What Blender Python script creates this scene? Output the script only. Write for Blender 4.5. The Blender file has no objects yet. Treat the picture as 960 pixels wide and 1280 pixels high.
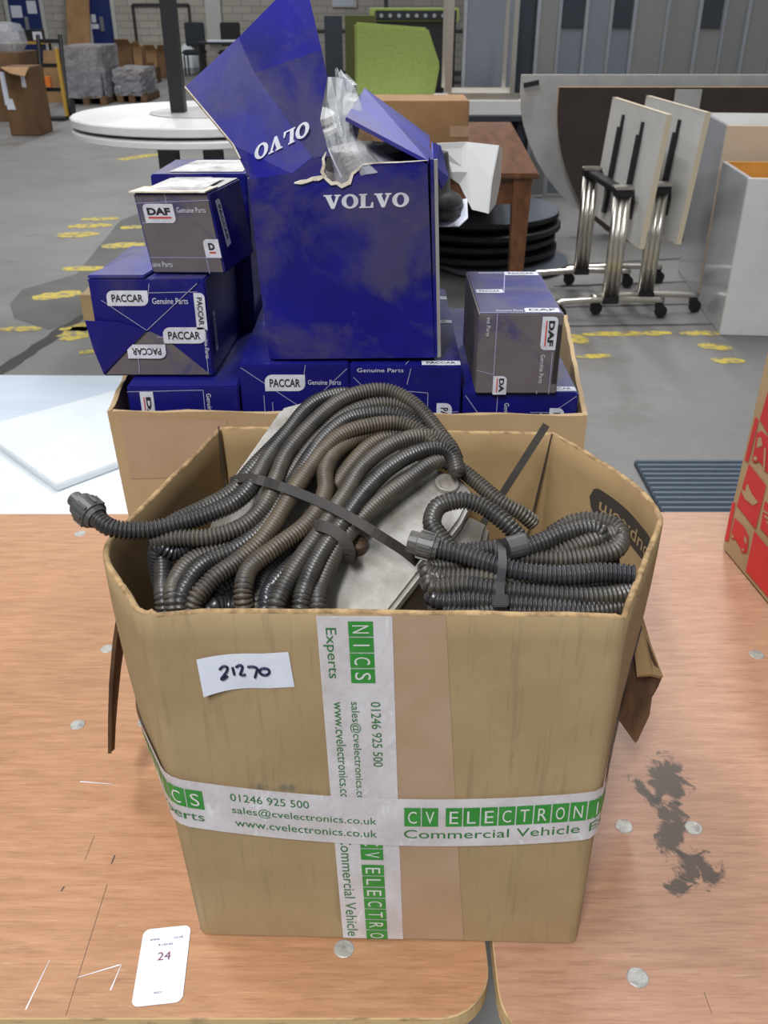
import bpy, bmesh, math, random
from mathutils import Vector, Matrix
random.seed(7)
C = bpy.context.scene
COL = C.collection
V3 = Vector

# ------------------------------------------------------------------ camera, world, lights, exposure
F = 1130.0; TH = math.radians(29.5); CH = 1.464          # focal length in px of the 960x1280 frame, pitch, height
CT, ST = math.cos(TH), math.sin(TH)
cd = bpy.data.cameras.new('camera'); cam = bpy.data.objects.new('camera', cd); COL.objects.link(cam)
cam.location = (0, 0, CH); cam.rotation_euler = (math.pi/2 - TH, 0, 0)
cd.sensor_fit = 'VERTICAL'; cd.sensor_height = 36.0; cd.lens = F/1280*36.0
cd.clip_start = .02; cd.clip_end = 200
cd.dof.use_dof = True; cd.dof.focus_distance = .74; cd.dof.aperture_fstop = 20
C.camera = cam
C.view_settings.view_transform = 'Standard'; C.view_settings.look = 'None'
C.view_settings.exposure = 0.0; C.view_settings.gamma = 1.0
try: C.view_settings.use_curve_mapping = False
except Exception: pass
W = bpy.data.worlds.new('world'); C.world = W; W.use_nodes = True
W.node_tree.nodes['Background'].inputs[0].default_value = (.93, .97, 1.0, 1)
W.node_tree.nodes['Background'].inputs[1].default_value = .22
def strip_lamp(x, y, z, lx, ly, p, col=(.97, .98, 1.0)):
    l = bpy.data.lights.new('strip_lamp', 'AREA'); l.shape = 'RECTANGLE'; l.size = lx; l.size_y = ly; l.energy = p; l.color = col
    o = bpy.data.objects.new('strip_lamp', l); COL.objects.link(o); o.location = (x, y, z)
strip_lamp(-1.7, 1.2, 5.4, .35, 2.6, 150)
strip_lamp(1.6, 5.6, 5.6, .35, 3.0, 150)
strip_lamp(-1.0, 7.5, 5.6, .35, 3.0, 130)
strip_lamp(2.6, 8.5, 5.6, .35, 3.0, 130)
strip_lamp(-5.0, 11.5, 5.6, .35, 4.0, 190)
strip_lamp(-4.5, 18.5, 5.6, .35, 4.0, 190)
strip_lamp(-.9, -2.6, 5.0, .35, 2.6, 320)  # unseen fill behind the camera, lowered and strengthened to brighten the front faces

# ------------------------------------------------------------------ small maths
def ray(px, py):
    a = (px-480)/F; b = (py-640)/F
    return a, CT-b*ST, -(ST+b*CT)
def at_z(px, py, z):
    r = ray(px, py); t = (z-CH)/r[2]; return V3((r[0]*t, r[1]*t, z))
def at_y(px, py, y):
    r = ray(px, py); t = y/r[1]; return V3((r[0]*t, y, CH+r[2]*t))
def lin(c): return c/12.92 if c <= .04045 else ((c+.055)/1.055)**2.4
def srgb(r, g, b): return (lin(r/255), lin(g/255), lin(b/255), 1)

# ------------------------------------------------------------------ materials
def mat(name, col, rough=.6, metal=0, col2=None, scale=8, contrast=(.4, .65), stretch=(1, 1, 1), bump=0, bscale=60, bstretch=None, spec=.5, detail=5, alpha=None, coat=0):
    m = bpy.data.materials.new(name); m.use_nodes = True; nt = m.node_tree; n = nt.nodes; L = nt.links
    b = n['Principled BSDF']; b.inputs['Base Color'].default_value = col; b.inputs['Roughness'].default_value = rough; b.inputs['Metallic'].default_value = metal
    b.inputs['Specular IOR Level'].default_value = spec
    if coat: b.inputs['Coat Weight'].default_value = coat; b.inputs['Coat Roughness'].default_value = .15
    tc = n.new('ShaderNodeTexCoord')
    def noise(sc, st, det):
        mp = n.new('ShaderNodeMapping'); mp.inputs['Scale'].default_value = st; L.new(tc.outputs['Object'], mp.inputs[0])
        t = n.new('ShaderNodeTexNoise'); t.inputs['Scale'].default_value = sc; t.inputs['Detail'].default_value = det; t.inputs['Roughness'].default_value = .62
        L.new(mp.outputs[0], t.inputs['Vector']); return t
    if col2:
        t = noise(scale, stretch, detail)
        r = n.new('ShaderNodeValToRGB'); r.color_ramp.elements[0].position = contrast[0]; r.color_ramp.elements[1].position = contrast[1]
        r.color_ramp.elements[0].color = col; r.color_ramp.elements[1].color = col2
        L.new(t.outputs[0], r.inputs[0]); L.new(r.outputs[0], b.inputs['Base Color'])
    if bump:
        t = noise(bscale, bstretch or (1, 1, 1), 4); bp = n.new('ShaderNodeBump'); bp.inputs['Strength'].default_value = bump; bp.inputs['Distance'].default_value = .002
        L.new(t.outputs[0], bp.inputs['Height']); L.new(bp.outputs[0], b.inputs['Normal'])
    if alpha is not None: b.inputs['Alpha'].default_value = alpha
    return m
def add_layer(m, col, scale, lo, hi, stretch=(1, 1, 1), loc=None, rad=None, amount=1.0, dist=0.0, rot=0):
    """another stain layer over the base colour: noise threshold, optionally inside an ellipse (object space)"""
    nt = m.node_tree; n = nt.nodes; L = nt.links; b = n['Principled BSDF']
    tc = n.new('ShaderNodeTexCoord'); mp = n.new('ShaderNodeMapping'); mp.inputs['Scale'].default_value = stretch; mp.inputs['Location'].default_value = (3.1*scale % 7, 1.7, .3)
    L.new(tc.outputs['Object'], mp.inputs[0])
    t = n.new('ShaderNodeTexNoise'); t.inputs['Scale'].default_value = scale; t.inputs['Detail'].default_value = 6; t.inputs['Roughness'].default_value = .65; t.inputs['Distortion'].default_value = dist
    L.new(mp.outputs[0], t.inputs['Vector']); src = t.outputs[0]
    if loc:
        v = n.new('ShaderNodeVectorMath'); v.operation = 'SUBTRACT'; v.inputs[1].default_value = loc; L.new(tc.outputs['Object'], v.inputs[0])
        vr = n.new('ShaderNodeVectorRotate'); vr.inputs['Angle'].default_value = rot; L.new(v.outputs[0], vr.inputs['Vector'])
        v2 = n.new('ShaderNodeVectorMath'); v2.operation = 'DIVIDE'; v2.inputs[1].default_value = rad; L.new(vr.outputs[0], v2.inputs[0])
        ln = n.new('ShaderNodeVectorMath'); ln.operation = 'LENGTH'; L.new(v2.outputs[0], ln.inputs[0])
        mr = n.new('ShaderNodeMapRange'); mr.inputs['From Min'].default_value = 1.0; mr.inputs['From Max'].default_value = .2; mr.inputs['To Min'].default_value = -.35; mr.inputs['To Max'].default_value = .12
        L.new(ln.outputs['Value'], mr.inputs['Value'])
        ad = n.new('ShaderNodeMath'); ad.operation = 'ADD'; L.new(src, ad.inputs[0]); L.new(mr.outputs[0], ad.inputs[1]); src = ad.outputs[0]
    m2 = n.new('ShaderNodeMapRange'); m2.inputs['From Min'].default_value = lo; m2.inputs['From Max'].default_value = hi; m2.inputs['To Max'].default_value = amount; L.new(src, m2.inputs['Value'])
    mx = n.new('ShaderNodeMix'); mx.data_type = 'RGBA'; mx.inputs[7].default_value = col; L.new(m2.outputs[0], mx.inputs[0])
    if b.inputs['Base Color'].links:
        L.new(b.inputs['Base Color'].links[0].from_socket, mx.inputs[6])
    else: mx.inputs[6].default_value = b.inputs['Base Color'].default_value
    L.new(mx.outputs[2], b.inputs['Base Color'])
    return m

M = {}
M['kraft'] = mat('kraft_cardboard', srgb(170, 147, 109), .75, col2=srgb(155, 131, 94), scale=9, contrast=(.35, .7), bump=.15, bscale=90)
add_layer(M['kraft'], srgb(98, 90, 72), 5, .60, .80, (9, 9, .7), amount=.6)
add_layer(M['kraft'], srgb(118, 106, 84), 60, .54, .72, (2.2, 2.2, .16), amount=.55)
add_layer(M['kraft'], srgb(84, 92, 92), 40, .52, .68, (3, 3, .3), (-.085, -.14, .182), (.05, .1, .012), .6)
M['kraft_in'] = mat('kraft_inside', srgb(170, 142, 100), .8, col2=srgb(150, 122, 84), scale=7, bump=.1, bscale=70)
M['kraft_edge'] = mat('kraft_edge', srgb(176, 146, 104), .85, col2=srgb(120, 96, 64), scale=80, bump=.5, bscale=150)
M['kraft2'] = mat('kraft_carton', srgb(180, 154, 116), .75, col2=srgb(160, 133, 97), scale=5, bump=.1, bscale=60)
M['kraft_torn'] = mat('torn_kraft_shaded', srgb(112, 82, 52), .9, col2=srgb(62, 42, 28), scale=30, stretch=(1, 1, .3), bump=.6, bscale=120)  # brown torn card, darkened to include the shade under the right flap
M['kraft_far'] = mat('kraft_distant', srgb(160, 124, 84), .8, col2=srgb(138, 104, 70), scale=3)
M['kraft_dark'] = mat('dark_kraft', srgb(120, 90, 60), .8, col2=srgb(98, 72, 48), scale=3)  # darker brown kraft of far cartons and pallets
M['tape_brown'] = mat('brown_tape', srgb(176, 148, 122), .32, col2=srgb(168, 138, 110), scale=14, bump=.12, bscale=40)
M['tape_print'] = mat('printed_tape', srgb(222, 218, 222), .28, col2=srgb(206, 198, 198), scale=22, stretch=(1, 1, 1), bump=.55, bscale=55, bstretch=(1.6, 1, .8), alpha=.88)
add_layer(M['tape_print'], srgb(238, 238, 240), 34, .60, .68, (2.2, 2.2, .8), amount=.75, dist=1.2)
M['ink_green'] = mat('green_ink', srgb(46, 134, 48), .35, col2=srgb(58, 146, 60), scale=60)
M['ink_green2'] = mat('green_lettering_ink', srgb(40, 112, 52), .4)
M['ink_pale'] = mat('pale_lettering', srgb(208, 210, 204), .35)
M['label_dusty'] = mat('dusty_label_paper', srgb(196, 194, 192), .6, col2=srgb(120, 116, 116), scale=30, contrast=(.45, .7), stretch=(1, 1, 1))
M['paper'] = mat('white_paper', srgb(226, 230, 240), .55, col2=srgb(214, 218, 232), scale=20)
M['ink_navy'] = mat('navy_pen_ink', srgb(30, 28, 66), .5)
M['ink_maroon'] = mat('maroon_ink', srgb(122, 66, 92), .6)
M['ink_black'] = mat('black_ink', srgb(44, 40, 42), .5)
M['ink_red'] = mat('red_ink', srgb(196, 70, 60), .5)
M['ink_dark'] = mat('dark_brown_ink', srgb(66, 60, 54), .6)
M['ink_kraft'] = mat('kraft_lettering', srgb(160, 134, 98), .7)
M['white_print'] = mat('white_print', srgb(214, 216, 226), .45, col2=srgb(190, 190, 200), scale=50)
M['line_print'] = mat('pale_line_print', srgb(158, 158, 190), .5)
M['corr_torn'] = mat('torn_corrugate', srgb(234, 228, 214), .9, col2=srgb(190, 174, 148), scale=60, bump=.6, bscale=200)
def blue(name, dust, hi=srgb(20, 20, 118)):
    m = mat(name, hi, .42, col2=srgb(18, 18, 92), scale=7, contrast=(.35, .7), bump=.15, bscale=22, spec=.35)
    add_layer(m, srgb(84, 79, 92), 9, .60-dust*.22, .78-dust*.22, amount=.25+.55*dust, dist=.9)
    add_layer(m, srgb(110, 102, 100), 26, .60, .74, (1, 1, 1), amount=.30*dust+.08, dist=.4)
    return m
M['blue'] = blue('blue_printed_card', .12)
M['blue_volvo'] = blue('blue_card_scuffed', .58, srgb(26, 24, 130))
M['blue_lid'] = blue('bright_blue_scuffed_lid', .42, srgb(28, 26, 158))
M['blue_dusty'] = blue('blue_card_dusty', .62)
M['blue_grey'] = mat('blue_card_under_thick_dust', srgb(104, 97, 98), .6, col2=srgb(96, 88, 90), scale=14, bump=.08, bscale=50)
add_layer(M['blue_grey'], srgb(34, 32, 108), 13, .52, .70, amount=.85, dist=.8)
M['blue_light'] = blue('blue_flap_card', .5, srgb(54, 54, 160))
M['conduit'] = mat('black_conduit', srgb(44, 43, 43), .36, col2=srgb(78, 73, 65), scale=26, contrast=(.42, .7))
M['conduit_dusty'] = mat('dusty_conduit', srgb(52, 49, 46), .45, col2=srgb(86, 79, 68), scale=22, contrast=(.38, .68))
M['conduit_brown'] = mat('brown_stained_conduit', srgb(60, 54, 48), .5, col2=srgb(102, 86, 66), scale=14, contrast=(.4, .68))
M['conduit_dark'] = mat('dark_conduit', srgb(42, 42, 46), .28, col2=srgb(70, 68, 68), scale=24, contrast=(.45, .75))
M['groove'] = mat('conduit_groove', srgb(22, 21, 21), .5, col2=srgb(40, 37, 34), scale=30)
M['rubber'] = mat('black_rubber', srgb(34, 34, 36), .5, col2=srgb(52, 50, 48), scale=30)
M['plastic_grey'] = mat('grey_black_plastic', srgb(66, 66, 66), .42, col2=srgb(88, 84, 78), scale=40)
M['tie'] = mat('black_tie_plastic', srgb(66, 61, 56), .62, col2=srgb(46, 44, 43), scale=20, spec=.3)
M['tie_black'] = mat('black_cable_tie', srgb(30, 30, 33), .5)
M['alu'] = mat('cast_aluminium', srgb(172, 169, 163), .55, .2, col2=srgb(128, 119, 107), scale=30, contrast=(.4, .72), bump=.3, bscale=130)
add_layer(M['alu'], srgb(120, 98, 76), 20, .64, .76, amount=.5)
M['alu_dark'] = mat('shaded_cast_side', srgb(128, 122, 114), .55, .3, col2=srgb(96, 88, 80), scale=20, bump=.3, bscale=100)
M['rust'] = mat('rusty_steel', srgb(104, 82, 62), .6, .4, col2=srgb(70, 54, 44), scale=60)
M['zinc'] = mat('zinc_bolt', srgb(176, 174, 168), .45, .35, col2=srgb(132, 130, 126), scale=120, contrast=(.45, .7), bump=.3, bscale=300)
M['ply_edge'] = mat('plywood_edge', srgb(206, 176, 128), .7, col2=srgb(110, 88, 62), scale=30, contrast=(.52, .72), stretch=(1, 1, 3))
def wood(name, a, b_, c_):
    m = mat(name, a, .46, col2=b_, scale=3.0, contrast=(.3, .72), stretch=(5, 42, 4), bump=.06, bscale=40, bstretch=(1, 14, 1), detail=8)
    add_layer(m, c_, 4.0, .50, .72, (8, 90, 4), amount=.5)
    add_layer(m, c_, 3.0, .52, .75, (.8, 3.5, 4), amount=.35)
    add_layer(m, srgb(236, 206, 176), 9, .62, .72, (3, 70, 4), amount=.35)
    return m
M['ply_left'] = wood('plywood_top_orange', srgb(184, 138, 100), srgb(158, 112, 77), srgb(124, 84, 58))
M['ply_right'] = wood('plywood_top_pink', srgb(184, 142, 115), srgb(160, 117, 92), srgb(122, 84, 65))
M['steel_dark'] = mat('dark_steel', srgb(60, 56, 58), .5, .3)
M['black_metal'] = mat('black_powder_coat', srgb(28, 28, 32), .45)
M['chrome'] = mat('chrome', srgb(220, 214, 204), .28, 1.0)
M['flip_white'] = mat('pale_grey_flip_top', srgb(206, 204, 200), .45, col2=srgb(194, 192, 188), scale=3)
M['silver'] = mat('silver_aluminium', srgb(176, 180, 186), .32, .7)
M['white_lam'] = mat('white_laminate', srgb(222, 222, 220), .35, col2=srgb(208, 208, 204), scale=2)
M['grey_lam'] = mat('grey_laminate', srgb(178, 176, 172), .4, col2=srgb(160, 158, 156), scale=3)
M['pale_edge'] = mat('pale_edge_band', srgb(206, 192, 166), .6)
M['brown_lam'] = mat('dark_brown_laminate', srgb(58, 48, 42), .45, col2=srgb(46, 38, 34), scale=4)
M['wood_edge'] = mat('raw_wood_edge', srgb(196, 158, 112), .6)
M['white_gloss'] = mat('white_gloss_panel', srgb(190, 192, 196), .18, col2=srgb(178, 180, 184), scale=2, coat=.4)
M['oak_in'] = mat('orange_wood_inside', srgb(206, 152, 72), .5, col2=srgb(186, 132, 60), scale=4, stretch=(1, 8, 1))
M['cream'] = mat('cream_board', srgb(206, 190, 168), .6)
M['mahogany'] = mat('brown_table_wood', srgb(118, 76, 47), .3, col2=srgb(80, 50, 30), scale=3, stretch=(8, 1.2, 4), contrast=(.35, .7))
M['disc_grey'] = mat('dark_grey_round_top', srgb(92, 97, 106), .3)
M['disc_black'] = mat('shaded_black_disc', srgb(26, 26, 28), .5)  # black edges, with the shade on the lower discs put into the colour
M['lime'] = mat('lime_fabric', srgb(142, 158, 84), .9, col2=srgb(128, 144, 74), scale=60, bump=.2, bscale=200)
M['olive'] = mat('olive_fabric', srgb(74, 76, 36), .9)
M['grey_fab'] = mat('grey_screen_fabric', srgb(112, 117, 125), .9, col2=srgb(107, 112, 120), scale=40)
M['grey_fab2'] = mat('warm_grey_screen_fabric', srgb(120, 121, 118), .9, col2=srgb(114, 115, 113), scale=40)
M['grey_dark'] = mat('charcoal_screen_fabric', srgb(48, 52, 60), .9)
M['foam'] = mat('white_foam_sheet', srgb(226, 231, 234), .6, col2=srgb(216, 223, 227), scale=3)
M['foam_blue'] = mat('pale_blue_foam_sheet', srgb(196, 208, 222), .6, col2=srgb(212, 220, 230), scale=2.5, stretch=(.5, 3, 1))
M['mat_grey'] = mat('blue_grey_plastic', srgb(84, 96, 110), .5)
M['mat_dark'] = mat('dark_blue_grey_plastic', srgb(46, 54, 64), .6)
M['floor'] = mat('concrete_floor', srgb(132, 130, 127), .6, col2=srgb(106, 105, 103), scale=.7, contrast=(.3, .7), bump=.1, bscale=30, detail=9)
add_layer(M['floor'], srgb(100, 92, 84), 2.2, .54, .70, amount=.6)
add_layer(M['floor'], srgb(146, 142, 135), 9, .58, .75, amount=.35)
M['patch'] = mat('dark_floor_strip', srgb(92, 91, 87), .65, col2=srgb(78, 78, 75), scale=2.5, detail=8)  # darker mottled tone for the strip across the floor
M['crack'] = mat('dark_floor_joint', srgb(72, 70, 68), .9)
M['yellow'] = mat('worn_yellow_paint', srgb(200, 178, 70), .7, col2=srgb(132, 126, 104), scale=22, contrast=(.46, .60))
def block_wall():
    m = mat('blockwork', srgb(150, 146, 138), .85); nt = m.node_tree; n = nt.nodes; L = nt.links
    tc = n.new('ShaderNodeTexCoord'); mp = n.new('ShaderNodeMapping'); mp.inputs['Rotation'].default_value = (math.radians(90), 0, 0); L.new(tc.outputs['Object'], mp.inputs[0])
    br = n.new('ShaderNodeTexBrick'); br.inputs['Scale'].default_value = 1.0; br.inputs['Brick Width'].default_value = .44; br.inputs['Row Height'].default_value = .15; br.inputs['Mortar Size'].default_value = .012
    br.inputs['Color1'].default_value = srgb(186, 180, 170); br.inputs['Color2'].default_value = srgb(174, 168, 158); br.inputs['Mortar'].default_value = srgb(154, 149, 141)
    L.new(mp.outputs[0], br.inputs[0]); L.new(br.outputs[0], n['Principled BSDF'].inputs['Base Color']); return m
M['block'] = block_wall()
M['door_blue'] = mat('blue_painted_door', srgb(24, 42, 104), .5)
M['frame_white'] = mat('white_frame', srgb(196, 196, 192), .6)
M['red_print'] = mat('red_box_print', srgb(206, 52, 52), .6, col2=srgb(196, 44, 46), scale=20)
M['orange'] = mat('orange_paint', srgb(220, 120, 40), .5)
M['yellow_metal'] = mat('yellow_painted_metal', srgb(190, 150, 60), .5)
M['red_fab'] = mat('red_fabric', srgb(120, 44, 40), .8)
def film(name, a, rough=.15, tint=(.95, .97, 1, 1), bump=.6):
    m = bpy.data.materials.new(name); m.use_nodes = True; nt = m.node_tree; n = nt.nodes; L = nt.links
    b = n['Principled BSDF']; b.inputs['Base Color'].default_value = tint; b.inputs['Roughness'].default_value = rough
    tc = n.new('ShaderNodeTexCoord'); t = n.new('ShaderNodeTexNoise'); t.inputs['Scale'].default_value = 18; t.inputs['Detail'].default_value = 5; t.inputs['Distortion'].default_value = 1.5
    L.new(tc.outputs['Object'], t.inputs['Vector']); bp = n.new('ShaderNodeBump'); bp.inputs['Strength'].default_value = bump; bp.inputs['Distance'].default_value = .01
    L.new(t.outputs[0], bp.inputs['Height']); L.new(bp.outputs[0], b.inputs['Normal'])
    tr = n.new('ShaderNodeBsdfTransparent'); mx = n.new('ShaderNodeMixShader'); mr = n.new('ShaderNodeMapRange'); mr.inputs['From Min'].default_value = .3; mr.inputs['From Max'].default_value = .75; mr.inputs['To Min'].default_value = a-.15; mr.inputs['To Max'].default_value = a+.2
    L.new(t.outputs[0], mr.inputs['Value']); L.new(mr.outputs[0], mx.inputs[0]); L.new(tr.outputs[0], mx.inputs[1]); L.new(b.outputs[0], mx.inputs[2])
    L.new(mx.outputs[0], n['Material Output'].inputs['Surface']); return m
M['film'] = film('clear_plastic_film', .36)
M['wrap'] = film('stretch_wrap', .5, .2, (.50, .51, .55, 1), 1.0)

# ------------------------------------------------------------------ mesh helpers
class MB:
    def __init__(s): s.v = []; s.f = []; s.mi = []
    def add(s, v, f, mi=0):
        o = len(s.v); s.v += [V3(p) for p in v]; s.f += [tuple(i+o for i in q) for q in f]; s.mi += [mi]*len(f); return s
    def hexa(s, p, mi=0):       # 8 corners: bottom ring 0-3, top ring 4-7
        return s.add(p, [(3, 2, 1, 0), (4, 5, 6, 7), (0, 1, 5, 4), (1, 2, 6, 5), (2, 3, 7, 6), (3, 0, 4, 7)], mi)
    def box(s, x0, x1, y0, y1, z0, z1, mi=0):
        return s.hexa([(x0, y0, z0), (x1, y0, z0), (x1, y1, z0), (x0, y1, z0), (x0, y0, z1), (x1, y0, z1), (x1, y1, z1), (x0, y1, z1)], mi)
    def obox(s, c, a, b, d, mi=0):  # centre and three half vectors
        c, a, b, d = V3(c), V3(a), V3(b), V3(d)
        return s.hexa([c-a-b-d, c+a-b-d, c+a+b-d, c-a+b-d, c-a-b+d, c+a-b+d, c+a+b+d, c-a+b+d], mi)
    def prism(s, poly, d, mi=0):
        n = len(poly); p = [V3(q) for q in poly]; d = V3(d)
        return s.add(p+[q+d for q in p], [tuple(range(n-1, -1, -1)), tuple(range(n, 2*n))]+[(i, (i+1) % n, n+(i+1) % n, n+i) for i in range(n)], mi)
    def tube(s, pts, r, seg=10, caps=True, mi=0, flat=None):
        pts = [V3(p) for p in pts]; n = len(pts); R = r if isinstance(r, (list, tuple)) else [r]*n
        T = []
        for i in range(n):
            t = pts[min(i+1, n-1)]-pts[max(i-1, 0)]
            T.append(t.normalized() if t.length > 1e-9 else V3((0, 0, 1)))
        u = T[0].orthogonal().normalized(); vs = []; fs = []
        for i in range(n):
            u = (u-T[i]*u.dot(T[i])); u = u.normalized() if u.length > 1e-6 else T[i].orthogonal().normalized(); w = T[i].cross(u)
            for k in range(seg):
                a = 2*math.pi*k/seg; vs.append(pts[i]+(u*math.cos(a)+w*math.sin(a))*R[i])
        for i in range(n-1):
            for k in range(seg):
                k2 = (k+1) % seg; fs.append((i*seg+k, i*seg+k2, (i+1)*seg+k2, (i+1)*seg+k))
        if caps: fs.append(tuple(range(seg-1, -1, -1))); fs.append(tuple((n-1)*seg+k for k in range(seg)))
        return s.add(vs, fs, mi)
    def cyl(s, c, r, h, seg=24, axis=(0, 0, 1), mi=0, r2=None):
        c = V3(c); a = V3(axis).normalized()
        return s.tube([c, c+a*h], [r, r if r2 is None else r2], seg, True, mi)
    def lathe(s, c, prof, seg=32, mi=0):    # prof: (r, z)
        c = V3(c); vs = []; fs = []; n = len(prof)
        for r, z in prof:
            for k in range(seg):
                a = 2*math.pi*k/seg; vs.append(c+V3((r*math.cos(a), r*math.sin(a), z)))
        for i in range(n-1):
            for k in range(seg):
                k2 = (k+1) % seg; fs.append((i*seg+k, i*seg+k2, (i+1)*seg+k2, (i+1)*seg+k))
        fs.append(tuple(range(seg-1, -1, -1))); fs.append(tuple((n-1)*seg+k for k in range(seg)))
        return s.add(vs, fs, mi)
    def sheet(s, quads_pts, faces, nrm, th, mi=0):   # thin solid sheet from points + faces, thickness along nrm
        p = [V3(q) for q in quads_pts]; n = len(p); d = V3(nrm).normalized()*th
        cnt = {}
        for f in faces:
            for i in range(len(f)):
                e = (f[i], f[(i+1) % len(f)]); cnt[e] = 1
        fs = [tuple(f) for f in faces]+[tuple(i+n for i in reversed(f)) for f in faces]
        for (a, b) in list(cnt):
            if (b, a) not in cnt: fs.append((b, a, a+n, b+n))
        return s.add(p+[q-d for q in p], fs, mi)
    def grid(s, rows, mi=0, closed=False):
        n = len(rows[0]); vs = [q for r in rows for q in r]; fs = []
        for i in range(len(rows)-1):
            for k in range(n if closed else n-1):
                k2 = (k+1) % n; fs.append((i*n+k, i*n+k2, (i+1)*n+k2, (i+1)*n+k))
        return s.add(vs, fs, mi)

def wloc(o):
    l = V3((0, 0, 0))
    while o is not None: l = l+o.location; o = o.parent
    return l
def build(mb, name, m, parent=None, smooth=False, bevel=0, recalc=True, base=None):
    """one mesh object; geometry is authored in world metres and stored relative to its parent (or base)"""
    me = bpy.data.meshes.new(name); org = wloc(parent) if parent else V3(base or (0, 0, 0))
    me.from_pydata([v-org for v in mb.v], [], mb.f)
    ms = m if isinstance(m, (list, tuple)) else [m]
    for q in ms: me.materials.append(q)
    me.polygons.foreach_set('material_index', mb.mi)
    bm = bmesh.new(); bm.from_mesh(me)
    if recalc: bmesh.ops.recalc_face_normals(bm, faces=bm.faces)
    if bevel: bmesh.ops.bevel(bm, geom=[e for e in bm.edges if len(e.link_faces) == 2 and e.calc_face_angle(0) > .5], offset=bevel, segments=2, affect='EDGES', clamp_overlap=True)
    bm.to_mesh(me); bm.free()
    if smooth: me.polygons.foreach_set('use_smooth', [True]*len(me.polygons))
    o = bpy.data.objects.new(name, me); COL.objects.link(o)
    if parent: o.parent = parent
    else: o.location = org
    return o
def tag(o, label, cat, group=None):
    o['label'] = label; o['category'] = cat
    if group: o['group'] = group
    return o
def thing(name, label, cat, loc, group=None):
    o = bpy.data.objects.new(name, None); COL.objects.link(o); o.location = loc; o.empty_display_size = .05
    return tag(o, label, cat, group)
def structure(o): o['kind'] = 'structure'; return o
def clone(o, parent=None):
    c = o.copy(); COL.objects.link(c); c.parent = parent
    for ch in list(o.children): clone(ch, c)
    return c
def spline(pts, step):
    P = [V3(p) for p in pts]; P = [P[0]*2-P[1]]+P+[P[-1]*2-P[-2]]; out = []
    for i in range(1, len(P)-2):
        a, b, c, d = P[i-1:i+3]
        for k in range(24):
            t = k/24; out.append(.5*((2*b)+(c-a)*t+(2*a-5*b+4*c-d)*t*t+(3*b-a-3*c+d)*t**3))
    out.append(P[-2]); L = [0]
    for i in range(1, len(out)): L.append(L[-1]+(out[i]-out[i-1]).length)
    n = max(4, int(L[-1]/step)); res = []; j = 0
    for i in range(n+1):
        s = L[-1]*i/n
        while j < len(L)-2 and L[j+1] < s: j += 1
        u = (s-L[j])/max(1e-9, L[j+1]-L[j]); res.append(out[j].lerp(out[j+1], min(1, u)))
    return res

# text -> flat triangles, fitted to a unit box
_T = {}
def text2d(s, bold=0.0):
    k = (s, bold)
    if k in _T: return _T[k]
    cu = bpy.data.curves.new('t', 'FONT'); cu.body = s; cu.size = 1; cu.resolution_u = 3; cu.offset = bold; cu.fill_mode = 'FRONT'
    o = bpy.data.objects.new('t', cu); COL.objects.link(o); dg = bpy.context.evaluated_depsgraph_get(); dg.update()
    me = bpy.data.meshes.new_from_object(o.evaluated_get(dg)); v = [(p.co.x, p.co.y) for p in me.vertices]; f = [tuple(p.vertices) for p in me.polygons]
    bpy.data.objects.remove(o); bpy.data.meshes.remove(me); bpy.data.curves.remove(cu)
    x0 = min(p[0] for p in v); x1 = max(p[0] for p in v); y0 = min(p[1] for p in v); y1 = max(p[1] for p in v)
    _T[k] = ([((p[0]-x0)/(x1-x0), (p[1]-y0)/(y1-y0)) for p in v], f); return _T[k]
def put_text(mb, s, fn, x, y, w, h, bold=0.0, mi=0):
    v, f = text2d(s, bold); mb.add([fn(x+a*w, y+b*h) for a, b in v], f, mi)
def put_rect(mb, fn, x, y, w, h, mi=0, nx=1):
    rows = [[fn(x+w*i/nx, y+h*j) for i in range(nx+1)] for j in (0, 1)]; mb.grid(rows, mi)
def put_poly(mb, fn, pts, mi=0): mb.add([fn(*p) for p in pts], [tuple(range(len(pts)))], mi)
def rrect(w, h, r, corners=(1, 1, 1, 1), n=6):     # corners BL BR TR TL
    out = []
    for (cx, cy, sx, sy, a0), on in zip([(0, 0, 1, 1, 180), (w, 0, -1, 1, 270), (w, h, -1, -1, 0), (0, h, 1, -1, 90)], corners):
        if not on: out.append((cx, cy)); continue
        for k in range(n+1):
            a = math.radians(a0+90*k/n); out.append((cx+sx*r+r*math.cos(a), cy+sy*r+r*math.sin(a)))
    return out
def slab_letter(ch):       # wide slab-serif capitals, unit height, returns polygons and advance
    if ch == 'V': return [[(0, 1), (.50, 1), (.50, .9), (.42, .9), (.60, .36), (.74, .9), (.64, .9), (.64, 1), (1.02, 1), (1.02, .9), (.92, .9), (.62, 0), (.44, 0), (.1, .9), (0, .9)]], 1.06
    if ch == 'L': return [[(0, 0), (.84, 0), (.84, .40), (.75, .40), (.66, .1), (.38, .1), (.38, .9), (.48, .9), (.48, 1), (0, 1), (0, .9), (.1, .9), (.1, .1), (0, .1)]], .90
    P = []; n = 28
    for k in range(n):
        a = 2*math.pi*k/n; b = 2*math.pi*(k+1)/n
        P.append([(.5+.5*math.cos(a), .5+.52*math.sin(a)), (.5+.5*math.cos(b), .5+.52*math.sin(b)), (.5+.22*math.cos(b), .5+.38*math.sin(b)), (.5+.22*math.cos(a), .5+.38*math.sin(a))])
    return P, 1.04
def put_slab(mb, word, fn, x, y, h, w=None):
    adv = sum(slab_letter(c)[1] for c in word); k = (w/adv) if w else h; cx = x
    for c in word:
        P, a = slab_letter(c)
        for p in P: put_poly(mb, fn, [(cx+q[0]*k, y+q[1]*h) for q in p])
        cx += a*k

# ================================================================== SETTING
fl = structure(build(MB().box(-22, 22, -4, 26, -.2, 0), 'floor', M['floor']))
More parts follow.
